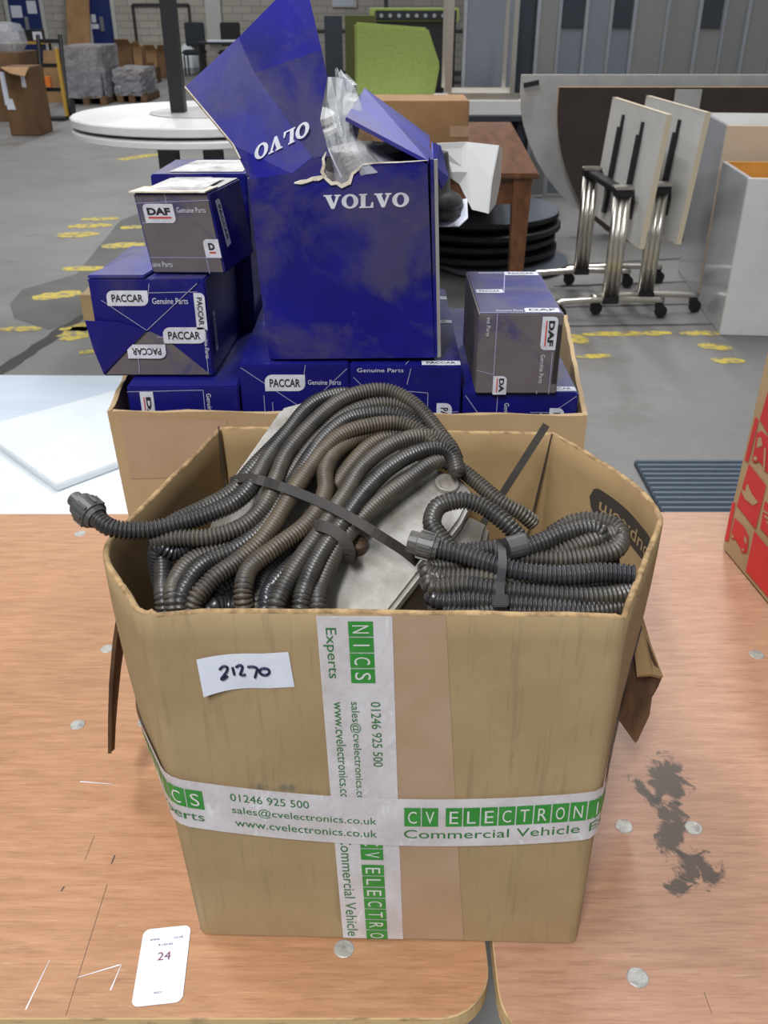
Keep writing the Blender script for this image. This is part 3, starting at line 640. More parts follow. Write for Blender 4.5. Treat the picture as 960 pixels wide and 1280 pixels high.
coil = thing('conduit_coil', 'large coil of dusty black corrugated hose bent over the aluminium housing', 'hose', (-.06, .65, .86))
def down(p, dz=-.07, dy=.004): return V3((p.x, p.y+dy, p.z+dz))
def strand(pts, m, layer, first=None, last=None, r=.0071):
    P = [coilplane(x, y, (layer if not isinstance(layer, list) else layer[i])) for i, (x, y) in enumerate(pts)]
    P = [p if p.y > .5255 or p.z > 1.12 else at_y(x, y, .5255) for p, (x, y) in zip(P, pts)]
    if first == 'down': P = [down(P[0])]+P
    if last == 'down': P = P+[down(P[-1])]
    return build(conduit(P, r), 'conduit', [M[m], M['groove']], coil, smooth=True)
S = [
 # outer strand that ends in the plug on the left
 ([(118, 645), (140, 660), (180, 663), (220, 655), (260, 643), (293, 628), (315, 607), (335, 573), (357, 545), (380, 515), (400, 500), (430, 493), (455, 500)], 'conduit', [2.3, 2.2, 2, 2, 2, 2, 2, 1.6, 1.2, 1, 1, .6, 0], None, None),
 ([(190, 678), (217, 673), (262, 671), (305, 657), (332, 630), (343, 603), (360, 565), (393, 527), (427, 500), (460, 489), (487, 489), (513, 502), (532, 520), (548, 540), (563, 560)], 'conduit_dusty', [1, 1.4, 1.6, 1.6, 1.6, 1.6, 1.6, 1.6, 1.6, 1.7, 1.7, 1.6, 1.4, 1.2, 1], None, None),
 ([(206, 760), (204, 728), (203, 700), (196, 680), (215, 655), (255, 635), (290, 615), (318, 583), (350, 550), (385, 512)], 'conduit', [-.5, -.4, -.3, -.2, 0, 0, 0, .2, .2, 0], 'down', None),
 ([(217, 760), (220, 727), (238, 702), (268, 688), (305, 672), (335, 648), (352, 610), (375, 575), (400, 545), (430, 520), (463, 507), (495, 506), (520, 516), (540, 535)], 'conduit_dusty', [.6, .6, .6, .6, .6, .6, .7, .8, .8, .8, .9, .9, .9, .8], 'down', None),
 ([(226, 765), (235, 728), (258, 703), (293, 687), (327, 662), (350, 628), (368, 603), (385, 575), (408, 545), (437, 523), (470, 517), (500, 520), (527, 535)], 'conduit', [1.2, 1.2, 1.2, 1.2, 1.1, 1.1, 1.1, 1.3, 1.3, 1.2, 1.1, 1.1, 1], 'down', None),
 ([(240, 768), (262, 728), (295, 703), (325, 678), (347, 648), (366, 615), (387, 585), (405, 562), (430, 542), (462, 532), (495, 529), (522, 538), (545, 556)], 'conduit_brown', [1.7, 1.7, 1.7, 1.7, 1.6, 1.6, 1.5, 1.5, 1.6, 1.6, 1.6, 1.5, 1.4], 'down', None),
 ([(307, 772), (304, 738), (313, 710), (345, 684), (378, 660), (397, 638), (407, 612), (407, 588), (420, 565), (445, 548), (475, 540), (505, 543)], 'conduit_brown', [2.0, 2.1, 2.1, 2.1, 2.0, 1.9, 1.6, 1.5, 1.0, .6, .6, .5], 'down', None),
 ([(322, 772), (322, 740), (332, 715), (360, 690), (392, 668)], 'conduit_dusty', .4, 'down', None),
 ([(345, 772), (352, 740), (372, 705), (393, 675), (413, 645), (433, 615), (452, 585), (482, 560), (513, 547), (540, 546), (560, 556), (570, 575)], 'conduit_dusty', [1.6, 1.7, 1.8, 1.8, 1.7, 1.6, 1.6, 1.6, 1.6, 1.5, 1.4, 1.2], 'down', None),
 ([(376, 772), (383, 730), (403, 689), (432, 648), (457, 614), (487, 585), (520, 566), (548, 560), (566, 570), (572, 592)], 'conduit', [1.9, 1.9, 1.9, 1.8, 1.7, 1.7, 1.7, 1.7, 1.5, 1.2], 'down', None),
 ([(397, 772), (402, 730), (424, 682), (450, 650), (477, 624), (507, 602), (535, 582), (556, 574), (570, 584)], 'conduit_dusty', [1.2, 1.2, 1.2, 1.1, 1.1, 1.0, .9, .6, .3], 'down', None),
 ([(418, 610), (440, 580), (465, 555), (490, 545), (512, 552)], 'conduit_brown', [.5, .5, .5, .4, .2], None, None),
 ([(333, 770), (340, 735), (360, 712), (385, 690)], 'conduit_dark', [.9, .9, .9, .8], 'down', None),
 ([(553, 575), (577, 588), (600, 606), (625, 627), (652, 642), (668, 655)], 'conduit_dusty', [-.6, -.6, -.7, -.8, -1.2, -2], None, None),
 ([(262, 768), (285, 757), (318, 760), (330, 775)], 'conduit_dark', -.2, 'down', 'down'),
 ([(270, 745), (300, 720), (318, 700)], 'conduit_dark', 0, 'down', None),
 ([(196, 690), (220, 690), (260, 672)], 'conduit_dark', [.2, .2, .2], 'down', None),
]
for s in S: strand(*s)
# plug at the end of the outer strand
p0 = coilplane(118, 645, 2.3); p1 = coilplane(94, 624, 2.4); d = (p1-p0)
mb = MB(); mb.tube([p0-d*.15, p0+d*.0, p0+d*.02, p0+d*.5, p0+d*.55, p0+d*.72, p0+d*.74, p0+d*1.05, p0+d*1.1], [.0085, .0098, .0112, .0116, .0100, .0098, .0066, .0062, .0050], 16)
for k in range(8):
    a = 2*math.pi*k/8; u = d.orthogonal().normalized(); w = d.normalized().cross(u); o_ = (u*math.cos(a)+w*math.sin(a))*.0115; mb.obox(p0+d*.28+o_, d*.20, (u*-math.sin(a)+w*math.cos(a))*.0012, (u*math.cos(a)+w*math.sin(a))*.0008)
build(mb, 'plug', M['plastic_grey'], coil)['label'] = 'black ribbed plug on the free end'
# flat strap over the coil
def flat_band(P, w, th, up):
    m = MB(); P = [V3(p) for p in P]; rows = [[], [], [], []]
    for i, p in enumerate(P):
        t = (P[min(i+1, len(P)-1)]-P[max(i-1, 0)]).normalized(); n_ = (V3(up)-t*t.dot(V3(up))).normalized(); s_ = t.cross(n_)
        for k, (a, b) in enumerate([(-1, -1), (1, -1), (1, 1), (-1, 1)]): rows[k].append(p+s_*a*w/2+n_*b*th/2)
    m.grid([rows[0], rows[1], rows[2], rows[3], rows[0]])
    n = len(P); m.add([rows[k][0] for k in range(4)]+[rows[k][-1] for k in range(4)], [(0, 1, 2, 3), (7, 6, 5, 4)]); return m
view = V3((0, -.87, .75))
P = [coilplane(x, y, l) for x, y, l in [(288, 603, -.4), (300, 598, 1.0), (320, 599, 3.0), (350, 608, 2.75), (385, 621, 2.75), (420, 637, 2.9), (455, 657, 2.85), (480, 673, 2.2), (505, 689, .9), (522, 703, -.2)]]
build(flat_band(spline(P, .006), .0078, .0014, view), 'strap', M['tie'], coil, smooth=False)
P = [coilplane(x, y, l) for x, y, l in [(385, 668, 1.0), (395, 657, 2.6), (412, 661, 3.0), (428, 672, 2.8), (437, 690, 1.9), (434, 700, .8)]]
build(flat_band(spline(P, .004), .009, .002, view), 'hose_clamp', M['tie'], coil)
a, b = at_y(683, 531, .72), at_y(616, 636, .70)
mb = flat_band([a, a.lerp(b, .08), a.lerp(b, .5), b, b+(b-a)*.4], .0062, .0030, (0, -1, .4)); build(mb, 'tie_tail', M['tie'], coil)['label'] = 'stiff black tail of a tie standing up'

sc = thing('conduit_coil', 'small flat coil of black corrugated hose with a cable tie, right front corner', 'hose', (.09, .58, .86))
def scp(px, py, l=0): return coilplane(px, py, l, 1.068, .53, .30, 0)
def strand2(pts, m, layer, r=.0074, pitch=.0034):
    P = [scp(x, y, (layer if not isinstance(layer, list) else layer[i])) for i, (x, y) in enumerate(pts)]
    return build(conduit(P, r, pitch), 'conduit', [M[m], M['groove']], sc, smooth=True)
for s in [
 ([(566, 690), (551, 672), (540, 655), (546, 635), (563, 627), (583, 626), (606, 634), (630, 652), (652, 674)], 'conduit', [1.7, 2.0, 2.2, 2.3, 2.3, 2.2, 2.0, 1.7, 1.0]),
 ([(540, 684), (575, 692), (612, 704), (650, 714), (700, 719), (745, 716), (772, 717), (792, 719)], 'conduit_dark', [1.8, 1.8, 1.8, 1.8, 1.8, 1.8, 1.8, 1.8], .0080),
 ([(620, 690), (660, 697), (705, 699), (745, 694), (768, 688), (776, 676), (765, 668), (735, 677), (700, 690), (660, 697)], 'conduit_dusty', [.8, 1.0, 1.1, 1.1, 1.1, 1.0, 1.1, 1.4, 1.1, .3]),
 ([(655, 686), (680, 676), (710, 664), (738, 660), (752, 668), (742, 680)], 'conduit', [1.8, 1.9, 2.0, 1.9, 1.5, .8]),
 ([(690, 668), (715, 654), (742, 650), (766, 656), (776, 668), (770, 680), (740, 690)], 'conduit_dusty', [.3, .7, .9, 1.0, 1.0, .9, .6]),
 ([(575, 705), (545, 708), (533, 713), (550, 720), (600, 722), (650, 726)], 'conduit_dusty', [.4, .6, .8, .9, 1.0, .9]),
 ([(560, 722), (538, 727), (545, 734), (580, 732), (625, 737), (675, 742), (725, 746), (765, 744), (790, 739)], 'conduit', [.6, .9, 1.2, 1.3, 1.3, 1.3, 1.3, 1.2, 1.0]),
 ([(560, 742), (542, 745), (555, 751), (590, 750), (625, 753), (680, 757), (730, 757), (772, 752)], 'conduit_dark', [.2, .5, .8, .9, .9, .9, .8, .6]),
 ([(556, 764), (590, 770), (625, 764), (670, 764), (725, 765), (775, 758)], 'conduit', [.3, .5, .5, .6, .6, .4]),
 ([(560, 735), (620, 735), (700, 738), (780, 730)], 'conduit_dark', -1.2), ([(570, 700), (640, 705), (720, 708), (770, 700)], 'conduit_dark', -1.0),
 ([(580, 690), (640, 684), (700, 686)], 'conduit_dark', -.6),
]: strand2(*s)
p0 = scp(543, 685, 1.8); p1 = scp(511, 676, 1.9); d = p1-p0
mb = MB(); mb.tube([p0-d*.15, p0, p0+d*.02, p0+d*.62, p0+d*.66, p0+d*.98, p0+d*1.0], [.0085, .009, .0105, .0105, .0088, .0086, .0070], 14)
u = d.orthogonal().normalized(); w = d.normalized().cross(u)
for k in range(10):
    a = 2*math.pi*k/10; mb.obox(p0+d*.34+(u*math.cos(a)+w*math.sin(a))*.0105, d*.24, (u*-math.sin(a)+w*math.cos(a))*.0012, (u*math.cos(a)+w*math.sin(a))*.0007)
build(mb, 'plug', M['plastic_grey'], sc)['label'] = 'ribbed grey plug pointing left'
p0 = scp(634, 686, 1.9); p1 = scp(658, 680, 2.0); d = p1-p0
mb = MB(); mb.tube([p0, p0+d*.9, p0+d, p0+d, p0+d*.3], [.0088, .0092, .0085, .0062, .0050], 18); mb.tube([p0+d*.3, p0+d*.32], [.005, .004], 12); build(mb, 'socket', M['plastic_grey'], sc)['label'] = 'round open socket end'
P = [scp(x, y, l) for x, y, l in [(627, 676, .6), (627, 684, 2.4), (628, 704, 3.0), (626, 722, 3.0), (625, 740, 2.6), (625, 755, 2.2), (626, 768, 1.4)]]
build(flat_band(spline(P, .004), .0062, .0016, view), 'cable_tie', M['tie_black'], sc)
c = scp(625, 751, 2.35); mb = MB(); mb.obox(c, (.0058, 0, 0), V3((0, .5, .7))*.0052, V3((0, -.8, .6))*.0032); build(mb, 'tie_head', M['tie_black'], sc, bevel=.001)

# ================================================================== SECOND BOX AND THE BLUE CARTONS
b2 = thing('cardboard_box', 'wide kraft cardboard box behind, packed with blue parts cartons', 'box', (-.04, 1.07, TZ))
P_in = [(-.298, .90), (.217, .889), (.257, 1.24), (-.33, 1.245)]
P_lo = [(-.287, .905), (.219, .895), (.25, 1.24), (-.315, 1.243)]
def wallquad(a, b, a0, b0, th=.005, zt=1.079, n=18):
    m = MB(); A, B, A0, B0 = V3((*a, zt)), V3((*b, zt)), V3((*a0, TZ+.0015)), V3((*b0, TZ+.0015)); rows = []
    nrm = (B-A).cross(V3((0, 0, 1))).normalized()
    for k, (off, up) in enumerate([(0, 0), (0, 1), (-th, 1), (-th, 0)]):
        row = []
        for i in range(n+1):
            p = (A if up else A0).lerp(B if up else B0, i/n)+nrm*off
            if up: p.z += .0012*math.sin(i*1.7+k)+.0007*random.uniform(-1, 1)
            row.append(p)
        rows.append(row)
    m.grid(rows+[rows[0]]); m.add([r[0] for r in rows]+[r[-1] for r in rows], [(0, 1, 2, 3), (7, 6, 5, 4)]); return m
nm = ['front_wall', 'side_wall', 'back_wall', 'side_wall']
for i in range(4):
    j = (i+1) % 4; build(wallquad(P_in[i], P_in[j], P_lo[i], P_lo[j]), nm[i], M['kraft2'], b2)
mb = MB(); mb.prism([(x, y, TZ+.0012) for x, y in P_lo], (0, 0, .004)); build(mb, 'bottom', M['kraft2'], b2)
mb = MB()
T = [(150, 520), (283, 525), (286, 566), (272, 572), (268, 596), (164, 598)]
def fw(px, py):   # point on the leaning front wall
    r = ray(px, py); A, B, A0 = V3((*P_in[0], 1.079)), V3((*P_in[1], 1.079)), V3((*P_lo[0], TZ)); n_ = (B-A).cross(A0-A); t = (A-V3((0, 0, CH))).dot(n_)/V3(r).dot(n_); return V3((r[0]*t, r[1]*t, CH+r[2]*t))
nfr = V3((0, -.0007, 0)); mb.add([fw(*p)+nfr for p in T], [tuple(range(len(T)))]); build(mb, 'brown_tape', M['tape_brown'], b2, recalc=False)

class Carton:
    def __init__(s, name, label, O, w, d, h, m, ux=(1, 0, 0), uy=(0, 1, 0), uz=(0, 0, 1), mats=None, body=True, group=None, cat='carton'):
        s.O = V3(O); s.w, s.d, s.h = w, d, h; s.ux, s.uy, s.uz = V3(ux).normalized(), V3(uy).normalized(), V3(uz).normalized()
        s.root = thing(name, label, cat, s.O, group); s.n = {}
        if body:
            mb = MB(); P = lambda a, b, c: s.O+s.ux*a*w+s.uy*b*d+s.uz*c*h
            c8 = [P(0, 0, 0), P(1, 0, 0), P(1, 1, 0), P(0, 1, 0), P(0, 0, 1), P(1, 0, 1), P(1, 1, 1), P(0, 1, 1)]
            fs = [((3, 2, 1, 0), 0), ((4, 5, 6, 7), 1), ((0, 1, 5, 4), 2), ((1, 2, 6, 5), 0), ((2, 3, 7, 6), 0), ((3, 0, 4, 7), 0)]
            for f, k in fs: mb.add([c8[i] for i in f], [(0, 1, 2, 3)], k)
            me = build(mb, 'body', mats or [m, m, m], s.root, recalc=False)
            bm = bmesh.new(); bm.from_mesh(me.data); bmesh.ops.remove_doubles(bm, verts=bm.verts, dist=1e-6); bmesh.ops.recalc_face_normals(bm, faces=bm.faces)
            bmesh.ops.bevel(bm, geom=bm.edges[:], offset=.0016, segments=2, affect='EDGES'); bm.to_mesh(me.data); bm.free()
    def fn(s, face):
        O, ux, uy, uz = s.O, s.ux, s.uy, s.uz
        if face == 'front': return lambda u, v, o=.0006: O+ux*u+uz*v-uy*o
        if face == 'top': return lambda u, v, o=.0006: O+ux*u+uy*v+uz*(s.h+o)
        if face == 'right': return lambda u, v, o=.0006: O+uy*u+uz*v+ux*(s.w+o)
        if face == 'left': return lambda u, v, o=.0006: O+uy*(s.d-u)+uz*v-ux*o
    def loc(s, face, u, v, rot):
        f = s.fn(face); c, n_ = math.cos(math.radians(rot)), math.sin(math.radians(rot))
        return lambda x, y, o=.0006: f(u+x*c-y*n_, v+x*n_+y*c, o)
    def pill(s, face, u, v, w, h, text, rot=0, r=None, under=False, bold=.025, corners=(0, 1, 0, 1), margin=.12, part=None):
        f = s.loc(face, u, v, rot); r = r or h*.45
        mb = MB(); put_poly(mb, lambda x, y: f(x, y, .0006), rrect(w, h, r, corners)); o = build(mb, 'label', M['white_print'], s.root, recalc=False)
        if text:
            mb = MB(); hh = h*.5; y0 = h*.25
            if under: hh = h*.38; y0 = h*.42
            put_text(mb, text, lambda x, y: f(x, y, .0009), w*margin, y0, w*(1-2*margin), hh, .05 if under else bold); build(mb, 'lettering', M['ink_black'], o, recalc=False)
            if under:
                mb = MB(); put_rect(mb, lambda x, y: f(x, y, .0009), w*margin, h*.24, w*(1-2*margin), h*.09); build(mb, 'underline', M['ink_red'], o, recalc=False)
        return o
    def text(s, face, u, v, w, h, text, rot=0, m='white_print', bold=.0):
        f = s.loc(face, u, v, rot); mb = MB(); put_text(mb, text, lambda x, y: f(x, y, .0007), 0, 0, w, h, bold); return build(mb, 'lettering', M[m], s.root, recalc=False)
    def lines(s, face, segs, w=.0007, m='line_print', name='printed_line', o=.0005):
        f = s.fn(face); mb = MB()
        for (a, b) in segs:
            d = V3((b[0]-a[0], b[1]-a[1], 0)).normalized(); n_ = (-d.y*w/2, d.x*w/2)
            mb = MB(); mb.add([f(a[0]-n_[0], a[1]-n_[1], o), f(b[0]-n_[0], b[1]-n_[1], o), f(b[0]+n_[0], b[1]+n_[1], o), f(a[0]+n_[0], a[1]+n_[1], o)], [(0, 1, 2, 3)]); build(mb, name, M[m], s.root, recalc=False)

GP = 'Genuine Parts'; ZB = .7567
# bottom row
A = Carton('parts_carton', 'blue parts carton standing under the left half of the tall torn carton', (-.157, .928, ZB), .119, .30, 1.1215-ZB, M['blue'], mats=[M['blue'], M['blue_dusty'], M['blue']])
A.pill('front', .027, A.h-.030, .044, .019, 'PACCAR'); A.text('front', .074, A.h-.0225, .036, .0055, GP)
A.lines('front', [((.002, A.h-.003), (.10, A.h-.075)), ((.117, A.h-.004), (.07, A.h-.05)), ((.0, A.h-.058), (.045, A.h-.058)), ((.072, A.h), (.070, A.h-.012)), ((.025, A.h-.058), (.025, A.h-.035)), ((.034, A.h-.057), (.034, A.h-.043))])
B = Carton('parts_carton', 'blue bottom-row carton under the right half of the torn VOLVO carton', (-.037, .925, ZB), .121, .303, 1.1205-ZB, M['blue'], mats=[M['blue'], M['blue_dusty'], M['blue']])
B.pill('top', .078, .004, .042, .013, 'PACCAR', corners=(0, 0, 0, 0)); B.pill('top', .070, .150, .050, .012, 'PACCAR', corners=(0, 0, 0, 1)); B.pill('top', .070, .250, .050, .014, '', corners=(0, 0, 0, 1))
B.pill('front', .095, B.h-.042, .044, .017, 'PACCAR', rot=270, corners=(0, 0, 0, 1)); B.text('front', .0795, B.h-.0615, .012, .005, 'ine P')
B.text('front', .008, B.h-.006, .05, .0045, GP)
B.lines('front', [((.004, B.h-.012), (.04, B.h-.05)), ((.04, B.h-.026), (.085, B.h-.030)), ((.085, B.h-.030), (.085, B.h-.075)), ((.085, B.h-.055), (.119, B.h-.052)), ((.066, B.h-.002), (.062, B.h-.02)), ((.04, B.h-.026), (.04, B.h-.05))])
B.lines('top', [((.06, .005), (.075, .05)), ((.062, .16), (.07, .20))])
Cc = Carton('parts_carton', 'blue parts carton at the right end of the bottom row, beneath a grey dusty carton', (.0865, .918, ZB), .125, .31, 1.0935-ZB, M['blue'], mats=[M['blue'], M['blue_dusty'], M['blue']])
Cc.pill('front', .095, Cc.h-.018, .044, .0165, 'PACCAR', rot=270, corners=(0, 0, 0, 1)); Cc.text('front', .0755, Cc.h-.029, .012, .005, 'ing P')
Cc.pill('top', .085, .004, .038, .012, 'PACCAR', corners=(0, 0, 0, 0)); Cc.text('front', .045, Cc.h-.012, .036, .005, GP, rot=270)
Cc.lines('front', [((.002, Cc.h-.003), (.035, Cc.h-.05)), ((.037, Cc.h-.002), (.037, Cc.h-.05)), ((.074, Cc.h-.023), (.095, Cc.h-.023)), ((.123, Cc.h-.004), (.10, Cc.h-.022))])
D = Carton('parts_carton', 'blue parts carton at the left end of the bottom row, half below the rim', (-.280, .922, ZB), .1215, .185, 1.099-ZB, M['blue'])
D.pill('front', .0135, D.h-.006, .050, .0145, 'DAF', rot=270, under=True, corners=(0, 1, 0, 0)); D.text('front', .086, D.h-.008, .04, .005, GP, rot=270)
D.lines('front', [((.083, D.h-.004), (.083, D.h-.04)), ((.0, D.h-.006), (.083, D.h-.004))]); D.pill('right', .03, D.h-.012, .05, .014, 'PACCAR', rot=270, corners=(0, 0, 0, 1))
# left stack
Eb = Carton('parts_carton', 'blue parts carton with crossed end flaps, second from the top on the left stack', (-.3125, .950, 1.1005), .1235, .150, .108, M['blue'], uy=(.06, 1, 0), mats=[M['blue'], M['blue_dusty'], M['blue']])
h = Eb.h; w = Eb.w
mb = MB(); f = Eb.fn('front')
for (P, th, o) in [([(.0, h), (.012, h-.022), (.056, h*.49), (w-.006, h-.002), (w-.006, h)], .0012, .0016), ([(w-.004, h-.004), (.056, h*.49), (.08, h*.38), (w-.001, .012), (w-.001, h-.008)], .0012, .0010)]:
    mb.prism([f(a, b, 0) for a, b in P], -Eb.uy*o)
build(mb, 'end_flap', M['blue'], Eb.root)
mb = MB(); mb.prism([f(-.008, h*.60, .004), f(.028, h*.575, .003), (f(.056, h*.49, .0016)), f(.002, .004, .0016), f(-.004, h*.30, .004)], -Eb.uy*.0012); build(mb, 'end_flap', M['blue'], Eb.root)['label'] = 'loose flap sticking out on the left'
mb = MB(); mb.prism([f(.004, .002, 0), f(.052, h*.47, 0), f(.066, h*.47, 0), f(w-.004, .002, 0)], -Eb.uy*.0008); build(mb, 'end_flap', M['blue_grey'], Eb.root)['label'] = 'grey dusty lower flap'
mb = MB(); mb.prism([Eb.fn('top')(a, b, .0002) for a, b in [(.0, .0), (.06, .0), (.075, .10), (.03, .12)]]+[], (0, 0, .004)); build(mb, 'crumpled_lid', M['blue_light'], Eb.root, bevel=.001)
def oo(C_, face, k): return k
def pill_o(Ct, face, u, v, w, h, text, rot, off, **k):
    O = Ct.O.copy(); Ct.O = Ct.O-Ct.uy*off; r = Ct.pill(face, u, v, w, h, text, rot, **k); Ct.O = O; return r
pill_o(Eb, 'front', .018, h-.028, .044, .0165, 'PACCAR', 0, .0018); pill_o(Eb, 'front', .073, h*.355, .046, .018, 'PACCAR', 0, .0018); pill_o(Eb, 'front', .074, h*.345, .042, .016, 'PACCAR', 180, .0022)
pill_o(Eb, 'front', .1105, h-.014, .040, .0115, 'PACCAR', 270, .0018, corners=(0, 0, 0, 1)); Eb.pill('right', .018, h*.62, .045, .010, 'PACCAR', rot=270, corners=(0, 0, 0, 1))
O = Eb.O.copy(); Eb.O = O-Eb.uy*.0018
Eb.text('front', .066, h-.026, .038, .0065, GP); Eb.text('front', .036, h*.40, .034, .0055, GP, rot=184)
Eb.text('front', .117, h*.52, .035, .0045, GP, rot=270)
Eb.lines('front', [((.012, h-.022), (.056, h*.49)), ((.056, h*.49), (w-.008, h-.004)), ((.0, h*.30), (.03, h*.275)), ((.042, .004), (.043, h*.30)), ((.065, h-.004), (.062, h-.018)), ((.066, h*.42), (.074, h*.42)), ((.118, .004), (.118, h*.6)), ((.06, h-.014), (.115, h-.013))]); Eb.O = O
Fb = Carton('parts_carton', 'grey-dusted blue parts carton on top of the left stack', (-.2475, .968, 1.2100), .0785, .095, .083, M['blue'], uy=(.2, .98, 0), ux=(.995, -.06, .01), uz=(-.12, -.02, 1), mats=[M['blue_dusty'], M['grey_lam'], M['blue_grey']])
h = Fb.h; w = Fb.w
mb = MB(); f = Fb.fn('top'); mb.prism([f(-.002, -.004, .001), f(w*.98, -.004, .001), f(w*.99, .03, .0004), f(0, .03, .0004)], (0, 0, .0014)); build(mb, 'lid', M['corr_torn'], Fb.root)
mb = MB(); f = Fb.fn('top'); put_poly(mb, lambda x, y: f(x, y, .0024), [(.012, .004), (w*.9, .004), (w*.86, .08), (.02, .08)]); lb = build(mb, 'label', M['label_dusty'], Fb.root, recalc=False); lb['label'] = 'white address label on top'
Fb.pill('front', .0068, h-.030, .032, .0195, 'DAF', under=True, r=.005); Fb.text('front', .042, h-.0195, .030, .0055, GP)
Fb.pill('front', .062, .017, .0165, .0195, 'D', under=True, corners=(0, 0, 0, 1), r=.005, margin=.3); Fb.text('front', .002, .007, .022, .0055, 'uine Parts')
Fb.lines('front', [((.0, .017), (.078, .017)), ((.033, h), (.033, h-.010)), ((0, h-.010), (.078, h-.007)), ((.062, 0), (.062, .018)), ((.002, h-.03), (.008, h-.03))]); Fb.pill('right', .012, h-.01, .05, .013, 'PACCAR', rot=278, corners=(0, 0, 0, 1))
Jb = Carton('parts_carton', 'tall blue carton at the back left of the box, hidden behind the left stack', (-.288, 1.116, ZB), .125, .118, 1.2055-ZB, M['blue'])
Gb = Carton('parts_carton', 'blue carton with a white label on top, behind the topmost left carton', (-.270, 1.100, 1.2065), .112, .112, .083, M['blue'], uy=(.06, 1, 0), ux=(1, -.04, .01), mats=[M['blue'], M['blue_dusty'], M['blue']])
Gb.pill('front', .022, .060, .05, .02, '', corners=(0, 0, 0, 1)); mb = MB(); f = Gb.fn('top'); put_poly(mb, lambda x, y: f(x, y, .0008), [(.018, .012), (.105, .012), (.108, .1), (.03, .1)]); build(mb, 'label', M['label_dusty'], Gb.root, recalc=False)
# right small carton
Hb = Carton('parts_carton', 'small grey-dusted carton on the right with blue lid and its printing turned sideways', (.0985, .912, 1.0945), .0875, .168, .0885, M['blue_grey'], uy=(-.005, 1, 0), mats=[M['blue_grey'], M['blue_dusty'], M['blue_grey']])
h = Hb.h
Hb.pill('front', .0655, h-.003, .036, .0165, 'DAF', rot=270, under=True, r=.005, corners=(0, 1, 0, 1)); Hb.text('front', .067, h-.044, .032, .0045, GP, rot=270)
Hb.pill('front', .0185, .0205, .021, .0145, 'DA', rot=270, under=True, r=.005, corners=(0, 0, 0, 1)); Hb.text('front', .008, h-.004, .020, .004, 'ine Parts', rot=270)
Hb.lines('front', [((.0185, 0), (.0185, h)), ((.0, .027), (.0185, .022)), ((.079, .0), (.079, h-.042)), ((.066, .0), (.066, .004))])
mb = MB(); mb.prism([Hb.fn('front')(a, b, 0) for a, b in [(.081, .012), (.086, .012), (.0865, h-.012), (.082, h-.012)]], (0, -.0006, 0)); build(mb, 'flap_slot', M['ink_black'], Hb.root)
Hb.pill('top', .048, .004, .036, .014, 'DAF', corners=(0, 0, 0, 1), r=.004); Hb.pill('top', .004, .074, .030, .014, 'PACCAR', corners=(0, 1, 0, 0), r=.004); Hb.pill('top', .044, .148, .040, .015, 'PACCAR', corners=(0, 0, 0, 1), r=.004)
Hb.text('top', .018, .006, .028, .006, GP); Hb.text('top', .014, .155, .028, .006, GP); Hb.lines('top', [((.034, .074), (.044, .15)), ((.0, .002), (.087, .002))], w=.001)

# big torn VOLVO carton
VY = .938
vo = thing('torn_carton', 'large blue torn carton marked VOLVO with its lid ripped open', 'carton', (-.03, VY, 1.1225))
zb = 1.1225
def vf(px, py, o=0): p = at_y(px, py, VY); p.z = max(p.z, zb); p.y -= o; return p
tear = [(405, 200), (406, 212), (408, 223), (412, 229), (421, 227), (427, 231), (436, 228), (440, 216), (447, 212), (452, 205), (470, 204), (500, 203), (534, 201)]
edge = [(340, 449), (543, 447)]+tear[::-1]+[(392, 197), (367, 216), (313, 224)]
mb = MB(); mb.prism([vf(*p) for p in edge], (0, .0035, 0)); fp = build(mb, 'front_panel', M['blue_volvo'], vo)
bl = vf(340, 449); brp = vf(543, 447); tl = vf(313, 224); tr = vf(538, 200); DY = .168
def panel(name, pts, th, m, lab=None):
    mb = MB(); mb.prism(pts, th); o = build(mb, name, M[m], vo)
    if lab: o['label'] = lab
    return o
bk = V3((0, DY, 0))
panel('side_panel', [brp+V3((0, .0036, 0)), brp+bk, tr+bk, tr+V3((0, .0036, 0))], (.0035, 0, 0), 'blue_volvo')
panel('side_panel', [bl+V3((0, .0036, 0)), bl+bk, tl+bk, tl+V3((0, .0036, 0))], (-.0035, 0, 0), 'blue_volvo')
panel('back_panel', [bl+bk, brp+bk, tr+bk, tl+bk], (0, .0035, 0), 'blue_volvo')
panel('bottom_panel', [bl+V3((0, .004, 0)), brp+V3((0, .004, 0)), brp+bk, bl+bk], (0, 0, .003), 'blue_volvo')
# torn white fibres along the rip
def fibre(px, wdt, thin_after=99):
    m = MB(); P = [vf(*p) for p in px]; rows = [[], []]
    for i, p in enumerate(P):
        t = (P[min(i+1, len(P)-1)]-P[max(i-1, 0)]).normalized(); n_ = V3((-t.z, 0, t.x)); k = wdt*random.uniform(.6, 1.2) if i < thin_after else .0007
        if i in (0, len(P)-1): k *= .3
        rows[0].append(p-n_*k+V3((0, -.0022, 0))); rows[1].append(p+n_*k*.3+V3((0, -.0020, 0)))
    m.grid(rows); m.grid([[q+V3((0, .0018, 0)) for q in r] for r in rows][::-1]); return m
build(fibre([(368, 228), (376, 226), (384, 225), (390, 222), (398, 221), (408, 219)], .0028), 'torn_edge', M['corr_torn'], vo)
build(fibre([(408, 190), (405, 198), (406, 206), (404, 214), (408, 222), (415, 228), (421, 227), (427, 231), (436, 227), (440, 216), (447, 211), (453, 205), (470, 203), (500, 202), (534, 200)], .0026, 11), 'torn_edge', M['corr_torn'], vo)
# pale cardboard edge on the right
mb = MB(); mb.prism([brp+V3((.0036, .0002, 0)), tr+V3((.0036, .0002, 0)), tr+V3((.0072, .003, 0)), brp+V3((.0072, .003, 0))], (0, .004, 0)); build(mb, 'card_edge', M['grey_lam'], vo)
